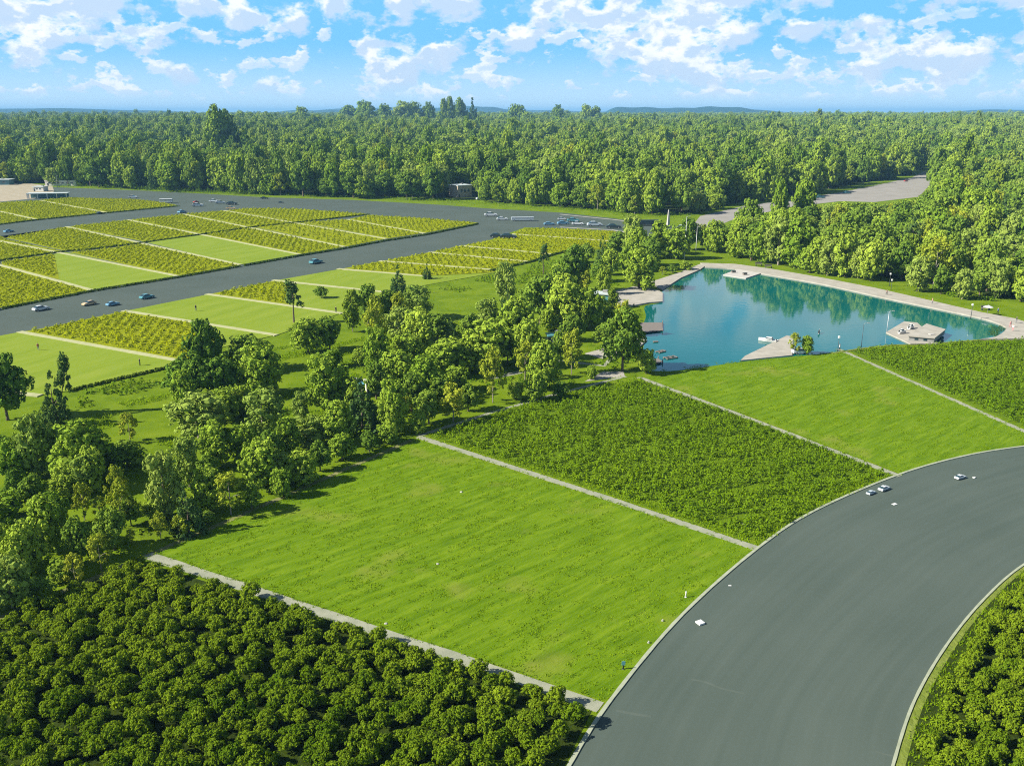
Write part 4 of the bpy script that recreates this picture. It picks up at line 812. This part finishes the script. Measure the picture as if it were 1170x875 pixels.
car(937, 226.8, 10, 'teal', 'teal car on the pale grey road among the trees', 1.6); car(968, 221.5, 20, 'teal', 'dark teal car further up the pale grey road', 1.4); car(1035, 207.6, 30, 'red', 'small red car at the upper end of the grey road', 1.0); car(780, 262, 5, 'silver', 'silver car at the foot of the white obelisk', 1.6); car(550, 228.5, 20, 'white', 'white car parked beside the beige house', 1.7)
car(915, 404, 5, 'white', 'white car behind two small trees on the pond bank', 1.05, 'cars by the pond')
RG = 'small vehicles on the curved road'
def rdir(px, py):
    p = G(px, py); i = min(range(len(RL) - 1), key=lambda j: (RL[j] - p).length); d = RL[i + 1] - RL[i]; return math.degrees(math.atan2(d.y, d.x))
car(1010, 559.5, rdir(1010, 559), 'white', 'white small car by the kerb near the scrub plot corner', .53, RG); car(995, 564, rdir(995, 564), 'silver', 'small silver car by the kerb behind the white one', .42, RG); car(1097, 546.5, rdir(1097, 546), 'white', 'white small car alone in mid bend beside the lawn', .5, RG)
# long trailer and dark coach
def long_vehicle(name, px, py, hd, L, W, H, mat, label, cat):
    t = empty(name, G(px, py, 0.012), rad(hd)); bm = bmesh.new(); box(bm, (0, 0, .6 + H / 2), (L, W, H), 0, 0, .12); obj('body', bm_mesh(name + '_body', bm, [mat]), None, t)
    bm = bmesh.new(); box(bm, (0, 0, .6 + H * .68), (L * .96, W + .05, H * .26)); obj('window', bm_mesh(name + '_window', bm, [GLASS]), None, t)
    for x in (-L * .36, L * .36):
        for y in (-W * .45, W * .45): w = obj('wheel', WM, None, t, (x, y, .45)); w.scale = (1.4,) * 3
    return tag(t, label, cat)
long_vehicle('coach', 597, 252.5, 3, 13, 2.4, 1.6, PAINT['silver'], 'long pale grey coach crossing the wide asphalt', 'coach'); long_vehicle('coach', 737, 258, 2, 15, 3, 2.6, PAINT['dark'], 'long dark coach under the trees near the obelisk', 'coach'); long_vehicle('van', 190, 232, 8, 8.5, 2.8, 2.2, PAINT['white'], 'long white van at the tip of the topmost crop plot', 'van')
# flat white panels lying on the curved road
def panel(px, py, sx, sy, label, name='board', h=.07, rz=.5):
    bm = bmesh.new(); box(bm, (0, 0, h / 2 + .02), (sx, sy, h), 0, rz, .02); box(bm, (0, 0, .012), (sx * .7, sy * .7, .025), 1, rz); return tag(obj(name, bm_mesh(name, bm, [WHITE, CONCD]), None, None, G(px, py, .012)), label, 'board')
panel(800, 712, .85, .85, 'square white board lying on the asphalt of the bend', h=.22); panel(1022, 576, .8, .55, 'thin white board lying on the road by the small cars', h=.06); panel(1113, 546, .45, .4, 'tiny white board lying beyond the lone white car', h=.15); panel(834, 669, .4, .25, 'sliver of white board near the road kerb', h=.04, rz=0)
# posts at the road edge
def marker(px, py, h, mat, label, hd=0.0, plate=False):
    t = empty('marker_post', G(px, py, .02), hd); bm = bmesh.new(); tube(bm, [(0, 0, -.05), (0, 0, h)], [.08, .07], 8); tube(bm, [(0, 0, -.02), (0, 0, .08)], [.16, .14], 8); obj('post', bm_mesh('post', bm, [mat]), None, t)
    bm = bmesh.new(); box(bm, (0, -.1, h * .82), (.42, .05, .5) if plate else (.15, .15, .08), 0, 0, .02); obj('plate' if plate else 'cap', bm_mesh('plate', bm, [PAINT['teal'] if plate else mat]), None, t); return tag(t, label, 'post')
marker(783.5, 682, .85, WHITE, 'short white post on the lawn edge beside the bend'); marker(712, 764, 1.0, DARKST, 'dark post with teal plate at the kerb of the big lawn', 0, True); marker(757, 709, .22, STONE, 'very low pale marker in the grass beside the kerb'); marker(741, 734, .25, STONE, 'low pale marker standing on the kerb, between taller posts')
# bits on the lawns
def stone(px, py, s, label):
    bm = bmesh.new(); bmesh.ops.create_icosphere(bm, subdivisions=2, radius=s)
    rnd = random.Random(px)
    for v in bm.verts: v.co *= rnd.uniform(.8, 1.15); v.co.z *= .45
    tag(obj('stone', bm_mesh('stone', bm, [STONE]), None, None, G(px, py, .05)), label, 'stone', 'pale stones lying in the grass')
for a in ((527, 562, .26, 'flat pale stone high on the big lawn beneath scrub plot'), (441, 712, .22, 'pale stone in the big lawn close to the long grey path'), (500, 644, .22, 'pale stone in the middle of the big lawn'), (618, 459, .3, 'pale stone at the top edge of the scrub plot'), (850, 598, .3, 'pale stone at the tip of the scrub plot')): stone(*a)

# people
def person_mesh(seed, cols):
    rnd = random.Random(seed); s = rnd.uniform(.12, .28)
    J = dict(pelvis=(0, 0, .95), chest=(0, 0, 1.3), neck=(0, 0, 1.5), head=(0, -.02, 1.66), crown=(0, 0, 1.76), shl=(.19, 0, 1.42), ell=(.25, .03, 1.14), hal=(.24, -.08, .88), shr=(-.19, 0, 1.42), elr=(-.25, .03, 1.14), har=(-.24, -.08, .88), hil=(.1, 0, .9), knl=(.11, -s * .6, .5), anl=(.11, -s * .3, .08), tol=(.11, -s * .3 - .16, .03), hir=(-.1, 0, .9), knr=(-.11, s * .3, .5), anr=(-.11, s, .1), tor=(-.11, s - .16, .03))
    rr = dict(pelvis=.15, chest=.17, neck=.06, head=.11, crown=.08, shl=.075, ell=.05, hal=.04, shr=.075, elr=.05, har=.04, hil=.10, knl=.07, anl=.05, tol=.035, hir=.10, knr=.07, anr=.05, tor=.035)
    E = [('pelvis', 'chest'), ('chest', 'neck'), ('neck', 'head'), ('head', 'crown'), ('chest', 'shl'), ('shl', 'ell'), ('ell', 'hal'), ('chest', 'shr'), ('shr', 'elr'), ('elr', 'har'), ('pelvis', 'hil'), ('hil', 'knl'), ('knl', 'anl'), ('anl', 'tol'), ('pelvis', 'hir'), ('hir', 'knr'), ('knr', 'anr'), ('anr', 'tor')]
    ks = list(J); me = bpy.data.meshes.new('person'); me.from_pydata([J[k] for k in ks], [(ks.index(a), ks.index(b)) for a, b in E], [])
    o = bpy.data.objects.new('person', me); COL.objects.link(o); md = o.modifiers.new('skin', 'SKIN'); o.modifiers.new('smooth', 'SUBSURF').levels = 1
    for k, sv in zip(ks, me.skin_vertices[0].data): sv.radius = (rr[k], rr[k]); sv.use_root = (k == 'pelvis')
    dg = bpy.context.evaluated_depsgraph_get(); ev = bpy.data.meshes.new_from_object(o.evaluated_get(dg)); bpy.data.objects.remove(o); ev.materials.clear()
    for m in cols: ev.materials.append(m)
    for p in ev.polygons:
        z = p.center.z; p.material_index = 3 if z > 1.70 else 2 if z > 1.47 or (abs(p.center.x) > .2 and z < 1.05 and z > .7) else 0 if z > .93 else 1; p.use_smooth = True
    return ev
SKIN = plain('skin', (0.45, 0.28, 0.19), .6); HAIR = plain('hair', (0.03, 0.02, 0.015), .7)
def person(px, py, top, bottom, label, hd=0, z=.03, seed=0): 
    o = obj('person', person_mesh(px + seed, [top, bottom, SKIN, HAIR]), None, None, G(px, py, z)); o.rotation_euler = (0, 0, hd); o.scale = (1.1,) * 3; tag(o, label, 'person', 'people out in the park')
C_ = {n: plain('cloth_' + n, c, .9) for n, c in dict(rust=(.28, .09, .05), dark=(.03, .035, .05), white=(.7, .7, .68), pink=(.55, .25, .25), blue=(.10, .18, .35), grey=(.2, .2, .2)).items()}
person(44, 400, C_['rust'], C_['grey'], 'person in rust top standing on the mown lawn', .5, .15); person(160, 417.5, C_['dark'], C_['dark'], 'person in dark clothes at the lawn corner by crop rows', 2, .15); person(959, 401, C_['white'], C_['dark'], 'person in white top beside the lamp at path head', 1, .08)
person(1065, 347, C_['pink'], C_['grey'], 'person in pink strolling on the lakeside path', 1.2, .45); person(1013, 337, C_['rust'], C_['dark'], 'person in rust top on the lakeside path behind platform', 1, .45); person(1154, 374, C_['pink'], C_['pink'], 'person in pink at the pond corner railing', .3, .45); person(1157, 378, C_['white'], C_['pink'], 'person in white and pink at the pond corner', 2.4, .45); person(1140, 358.5, C_['blue'], C_['dark'], 'person in blue near the pale sunshade', .4, .45); person(1161, 369, C_['dark'], C_['grey'], 'person in dark top walking to the pond corner', 1.4, .45)
person(224, 355, C_['dark'], C_['grey'], 'person in dark top at the pale path among mown plots', 1, .2); person(384, 357, C_['dark'], C_['dark'], 'person in dark clothes sitting out at a pale path end', 1, .24)
# benches
def bench(px, py, hd, label):
    t = empty('bench', G(px, py, .03), hd); bm = bmesh.new(); box(bm, (0, 0, .45), (1.8, .5, .07), 0, 0, .015); obj('seat', bm_mesh('seat', bm, [WOOD]), None, t); bm = bmesh.new(); box(bm, (0, .26, .75), (1.8, .06, .4), 0, 0, .015); obj('backrest', bm_mesh('backrest', bm, [WOOD]), None, t)
    for x in (-.75, .75): bm = bmesh.new(); box(bm, (x, 0, .2), (.08, .46, .44)); obj('leg', bm_mesh('leg', bm, [DARKST]), None, t)
    t.scale = (1.6,) * 3; tag(t, label, 'bench', 'benches on the grass by the lakeside path')
bench(867, 304, .1, 'dark timber bench where the pontoon joins the path'); bench(878, 306.5, .1, 'dark timber bench just past the pontoon bench'); bench(1126, 354.5, .1, 'dark bench on the grass near the pale sunshade')
# lamps and poles
def lamp(px, py, h, label, arm=True, mat=None, r=.07, z=.1, name='street_lamp'):
    t = empty(name, G(px, py, z)); bm = bmesh.new(); tube(bm, [(0, 0, -.1), (0, 0, .5), (0, 0, h)], [r * 1.8, r * 1.2, r * .7], 8); obj('pole', bm_mesh('pole', bm, [mat or DARKST]), None, t)
    bm = bmesh.new()
    if arm: tube(bm, [(0, 0, h), (.5, 0, h + .25), (1.1, 0, h + .25)], [r * .6, r * .5, r * .5], 6)
    box(bm, (1.2 if arm else 0, 0, h + .25), (.7, .3, .15) if arm else (.45, .45, .55), 0, 0, .04); obj('lamp_head', bm_mesh('lamp_head', bm, [LAMP if not arm else STEEL]), None, t); return tag(t, label, 'lamp', 'lamp posts of the park')
lamp(957, 401.5, 3.6, 'short dark lamp post at the head of the pale path', False); lamp(984, 396, 6.2, 'slim dark lamp post on the bank beside the platform'); lamp(1013, 380, 6.0, 'slim pale lamp post at the platform tip', True, STEEL); lamp(782, 297, 18, 'tall pale mast beside the pond, tallest of the lamp posts', True, STEEL, .12); lamp(795, 288, 11, 'pale lamp post behind the tall mast', True, STEEL, .10); lamp(1016, 327, 4.2, 'short dark post lamp on the grass behind lakeside path', False); lamp(1018, 331, 3.2, 'shortest lamp post on the grass behind lakeside path', False); lamp(1109, 364, 4.0, 'dark lamp post at the lakeside wall near the reeds', False, None, .09, .45)
lamp(66, 214.5, 9, 'lamp post beside the long white shed', True, DARKST, .14)
def obelisk():
    t = empty('obelisk', G(763, 263)); k = pxm(G(763, 263)); H = 21 / k; bm = bmesh.new(); box(bm, (0, 0, H / 2 + .8), (1.5, 1.5, H - 1), 0, .4, 0, .35); obj('shaft', bm_mesh('shaft', bm, [CONC]), None, t)
    bm = bmesh.new(); box(bm, (0, 0, .4), (3, 3, .9), 0, .4, .06); obj('base', bm_mesh('obelisk_base', bm, [CONCD]), None, t); bm = bmesh.new(); box(bm, (0, 0, H + .75), (.53, .53, .9), 0, .4, 0, .05); obj('tip', bm_mesh('tip', bm, [CONC]), None, t); tag(t, 'slender white stone obelisk at the junction near the pond', 'obelisk')
obelisk()
# buildings
def house(name, px, py, rz, sx, sy, h, wall, roofm, label, wins=3, over=.4, z=.03, cat='building', door=True):
    t = empty(name, G(px, py, z), rz); bm = bmesh.new(); box(bm, (0, 0, h / 2), (sx, sy, h)); obj('wall', bm_mesh('wall', bm, [wall]), None, t)
    bm = bmesh.new(); box(bm, (0, 0, h + .2), (sx + over * 2, sy + over * 2, .4), 0, 0, .05); rf = obj('roof', bm_mesh('roof', bm, [roofm]), None, t); bm = bmesh.new(); box(bm, (sx * .2, sy * .1, h + .8), (1.6, 1.2, .8), 0, 0, .05); obj('vent', bm_mesh('vent', bm, [CONCD]), None, rf)
    for i in range(wins):
        x = -sx / 2 + sx * (i + .5 + (.5 if door else 0)) / (wins + (1 if door else 0)); bm = bmesh.new(); box(bm, (x, -sy / 2 - .02, h * .58), (sx / (wins + 1) * .6, .1, h * .3)); w = obj('window', bm_mesh('window', bm, [WHITE]), None, t); bm = bmesh.new(); box(bm, (x, -sy / 2 - .05, h * .58), (sx / (wins + 1) * .6 - .2, .1, h * .3 - .2)); obj('pane', bm_mesh('pane', bm, [GLASS]), None, w)
    if door: bm = bmesh.new(); box(bm, (-sx / 2 + sx * .09, -sy / 2 - .03, 1.1), (1.2, .1, 2.2)); obj('door', bm_mesh('door', bm, [DARKST]), None, t)
    return tag(t, label, cat)
def at_depth(px, py, back): p = G(px, py); return p.x, p.y
house('house', 526, 224.5, rad(38), 12.5, 12, 8.2, WALLB, ROOFW, 'beige flat-roofed house at the forest edge by the road', 3)
house('shed', -4, 211, rad(3), 26, 9, 4.2, WALLT, ROOFW, 'teal shed with broad white flat roof beyond the sandy yard', 5, .8, .05)
house('kiosk', 47, 218.5, rad(-8), 8.5, 6, 3.4, WALLC, ROOFW, 'cream kiosk in the middle of the sandy yard', 2, .5, .05, 'kiosk'); house('shed', 72, 212, rad(-3), 27, 7, 4.0, WALLC, WHITE, 'long low white shed between sandy yard and forest', 6, .3, .03)
house('house', 300, 214, rad(5), 26, 10, 5, WALLC, WHITE, 'long white house hidden among the trees', 4, .3) if False else None
def canopy_shelter():
    t = empty('shelter', G(56, 226.5, .05), rad(9)); bm = bmesh.new(); box(bm, (0, 0, 3.6), (28, 7.5, .45), 0, 0, .08); obj('roof', bm_mesh('shelter_roof', bm, [ROOFW]), None, t); bm = bmesh.new(); box(bm, (0, 2.6, 1.7), (26, .4, 3.4)); obj('wall', bm_mesh('shelter_wall', bm, [WALLT]), None, t)
    for x in (-13, -6.5, 0, 6.5, 13): bm = bmesh.new(); box(bm, (x, -3.2, 1.7), (.5 if x > -13 else 1.6, .5, 3.4)); obj('post', bm_mesh('shelter_post', bm, [WALLC]), None, t)
    tag(t, 'long open shelter with pale roof along the crop plot', 'shelter')
canopy_shelter()
house('shed', 402, 452, rad(20), 4.6, 3.6, 2.6, WALLC, PAINT['teal'], 'small shed with teal roof hidden in the tree belt', 1, .3, .03); house('shed', 432, 447, rad(20), 5, 3.6, 2.2, WALLC, CONC, 'small shed with grey roof in the belt behind big evergreen', 1, .3, .03); house('shed', 634, 392, rad(10), 4, 3, 2.2, WALLC, PAINT['teal'], 'small teal-roofed shed by the yellow tree near the pond', 1, .3, .07); house('kiosk', 1123, 291, rad(5), 7, 5, 4.5, WHITE, ROOFW, 'white kiosk glimpsed among the trees of the lakeside wood', 2, .4, .03, 'kiosk'); house('kiosk', 688, 345, rad(-20), 4.5, 3.6, 2.8, PAINT['teal'], ROOFW, 'pale teal kiosk behind the pond terrace', 1, .4, .03, 'kiosk')
# pond platform with its low building
def platform():
    o = obj('platform', bm_mesh('platform', prism(GP([(1012, 381), (1033, 368.5), (1048, 370), (1068, 388), (1072, 394), (1040, 394)]), -.1, .38), [M['concrete']])); tag(o, 'pale concrete platform jutting into the pond', 'platform')
    p = [Vector(q) for q in GP([(1038, 389), (1067, 391.5), (1079, 382), (1058, 375.5)], .38)]; t = empty('pavilion', (sum(p, Vector()) / 4)); c = t.location; q = [v - c for v in p]
    obj('wall', bm_mesh('pavilion_wall', prism(q, 0, 1.15), [CONCD]), None, t); obj('roof', bm_mesh('pavilion_roof', prism([v * 1.05 for v in q], 1.15, 1.42), [M['concrete']]), None, t)
    bm = bmesh.new(); box(bm, (q[1].x * .5, q[1].y * .5, 1.52), (1.6, .9, .2), 0, .3, .04); obj('hatch', bm_mesh('hatch', bm, [CONC]), None, t); d = (q[1] - q[0]); n = Vector((d.y, -d.x, 0)).normalized()
    for f in (.3, .65): bm = bmesh.new(); m = q[0].lerp(q[1], f) + n * .03; box(bm, (m.x, m.y, .6), (.9, .08, .55), 0, math.atan2(d.y, d.x)); obj('window', bm_mesh('pavilion_window', bm, [GLASS]), None, t)
    tag(t, 'low flat-roofed concrete pavilion on the pond platform', 'pavilion')
platform()
tag(obj('jetty', bm_mesh('jetty', prism(GP([(846, 413), (851, 408), (899, 384.5), (906, 386), (905, 407)]), -.1, .34), [M['concrete']])), 'pale triangular concrete jetty in front of the pond lawn', 'jetty')
tag(obj('pontoon', bm_mesh('pontoon', prism(GP([(826, 315), (843, 308.5), (872, 312.5), (852, 319)]), -.1, .40), [CONC])), 'pale pontoon moored at the far pond shore', 'pontoon')
for i, (x, y, l) in enumerate(((838, 311.5, 'dark crate on the shore side of the pontoon'), (851, 314, 'dark crate at the middle of the pontoon'))):
    bm = bmesh.new(); box(bm, (0, 0, .35), (1.6, .9, .7), 0, .3, .05); box(bm, (0, 0, .74), (1.7, 1.0, .08), 1, .3, .02); tag(obj('crate', bm_mesh('crate', bm, [WOOD, DARKST]), None, None, G(x, y, .40)), l, 'crate')
def pier(px, label): 
    o = obj('pier', bm_mesh('pier', prism(GP(px), .28, .42), [WOOD])); tag(o, label, 'pier', 'timber piers at the pond shore')
    for a, b in px[1:3]:
        bm = bmesh.new(); p = G(a, b); tube(bm, [(p.x, p.y, -.1), (p.x, p.y, .95)], [.14, .12], 8); obj('post', bm_mesh('pier_post', bm, [WOOD]), None, o)
pier([(732, 370), (757, 370), (757, 379), (730, 382)], 'broad dark timber pier below the terrace'); pier([(738, 414), (752, 411), (757, 415), (742, 419)], 'small timber pier at the pond corner beside the round tree')
def raft(px, py, rz, L, label):
    bm = bmesh.new()
    for s in (-1, 1): box(bm, (0, s * L * .22, .12), (L, .35, .25), 0, 0, .04)
    for x in (-.45, 0, .45): box(bm, (x * L, 0, .27), (.3, L * .55, .08))
    o = obj('raft', bm_mesh('raft', bm, [WOOD]), None, None, G(px, py, .03)); o.rotation_euler = (0, 0, rz); tag(o, label, 'raft', 'dark timber rafts floating on the pond')
raft(766, 409, .5, 3.4, 'dark frame raft floating off the pond corner'); raft(755, 402, .7, 2.6, 'narrow dark raft floating below the timber pier'); raft(749, 391, .2, 1.2, 'tiny dark raft beside the broad timber pier')
# boats
def boat(px, py, rz, L, label, z=.03):
    t = empty('boat', G(px, py, z), rz); bm = bmesh.new(); n = 9; rings = []
    for i in range(n):
        u = i / (n - 1); x = -L / 2 + L * u; w = L * .18 * (1 - max(0, (u - .45) / .55) ** 2.2) + .02; zt = .62 + .25 * u * u
        rings.append([bm.verts.new(v) for v in ((x, -w, zt), (x, -w * .75, .05), (x, 0, -.12), (x, w * .75, .05), (x, w, zt), (x, w * .8, zt - .12), (x, -w * .8, zt - .12))])
    for a, b in zip(rings, rings[1:]):
        for k in range(7): bm.faces.new((a[k], b[k], b[(k + 1) % 7], a[(k + 1) % 7]))
    bm.faces.new(rings[0]); bm.faces.new(rings[-1][::-1]); bmesh.ops.recalc_face_normals(bm, faces=bm.faces[:]); obj('hull', bm_mesh('hull', bm, [WHITE]), None, t)
    bm = bmesh.new(); box(bm, (-L * .08, 0, .95), (L * .36, L * .22, .62), 0, 0, .08, .85); cb = obj('cabin', bm_mesh('cabin', bm, [WHITE]), None, t); bm = bmesh.new(); box(bm, (-L * .08, 0, 1.02), (L * .365, L * .225, .26), 0, 0, 0, .93); obj('window', bm_mesh('boat_window', bm, [GLASS]), None, cb)
    bm = bmesh.new(); box(bm, (-L * .47, 0, .55), (.35, .35, .7), 0, 0, .06); obj('motor', bm_mesh('motor', bm, [DARKST]), None, t); tag(t, label, 'boat', 'small white boats at the pond')
boat(877, 390, 2.6, 5.0, 'white cabin boat floating beside the concrete jetty'); boat(1031, 380.5, .4, 2.6, 'small white boat pulled up at the platform tip', .5); boat(1041, 375, .7, 3.0, 'small white boat pulled up beside the pavilion roof', .5); boat(936, 381, .9, 1.0, 'tiny white boat adrift in mid pond')
# sunshade and litter bins on the promenade
def sunshade(px, py, label):
    t = empty('sunshade', G(px, py, .45)); bm = bmesh.new(); tube(bm, [(0, 0, 0), (0, 0, 2.4)], [.05, .04], 6); obj('pole', bm_mesh('shade_pole', bm, [STEEL]), None, t); bm = bmesh.new(); bmesh.ops.create_cone(bm, segments=8, radius1=1.5, radius2=.05, depth=.6, cap_ends=True, matrix=Matrix.Translation((0, 0, 2.4))); obj('canopy', bm_mesh('shade_canopy', bm, [WHITE]), None, t); tag(t, label, 'sunshade')
sunshade(1128, 358.5, 'pale round sunshade on the lakeside path')
# reeds in the pond corner
W, _ = jgrid(GP([(1127, 383), (1132, 374), (1145, 371.5), (1149, 377), (1138, 384)]), .9, g, 1.0); blades('reeds', W, .55, 7, 'hedge', g, 'dark waterweed and reeds in the pond corner', 'reeds', .35, .05)

# the air over the whole place
def haze():
    bm = bmesh.new(); box(bm, (0, 14800, 69.5), (66000, 33000, 141)); o = obj('haze', bm_mesh('haze', bm)); o['kind'] = 'stuff'; tag(o, 'thin blue haze lying over the far forest and hills', 'haze')
    m = bpy.data.materials.new('haze'); m.use_nodes = True; N = m.node_tree.nodes; N.clear(); out = N.new('ShaderNodeOutputMaterial'); v = N.new('ShaderNodeVolumePrincipled')
    v.inputs['Color'].default_value = (0.26, 0.55, 0.86, 1); v.inputs['Density'].default_value = 8.5e-5; v.inputs['Anisotropy'].default_value = 0.0
    m.node_tree.links.new(v.outputs[0], out.inputs['Volume']); o.data.materials.append(m)
haze()
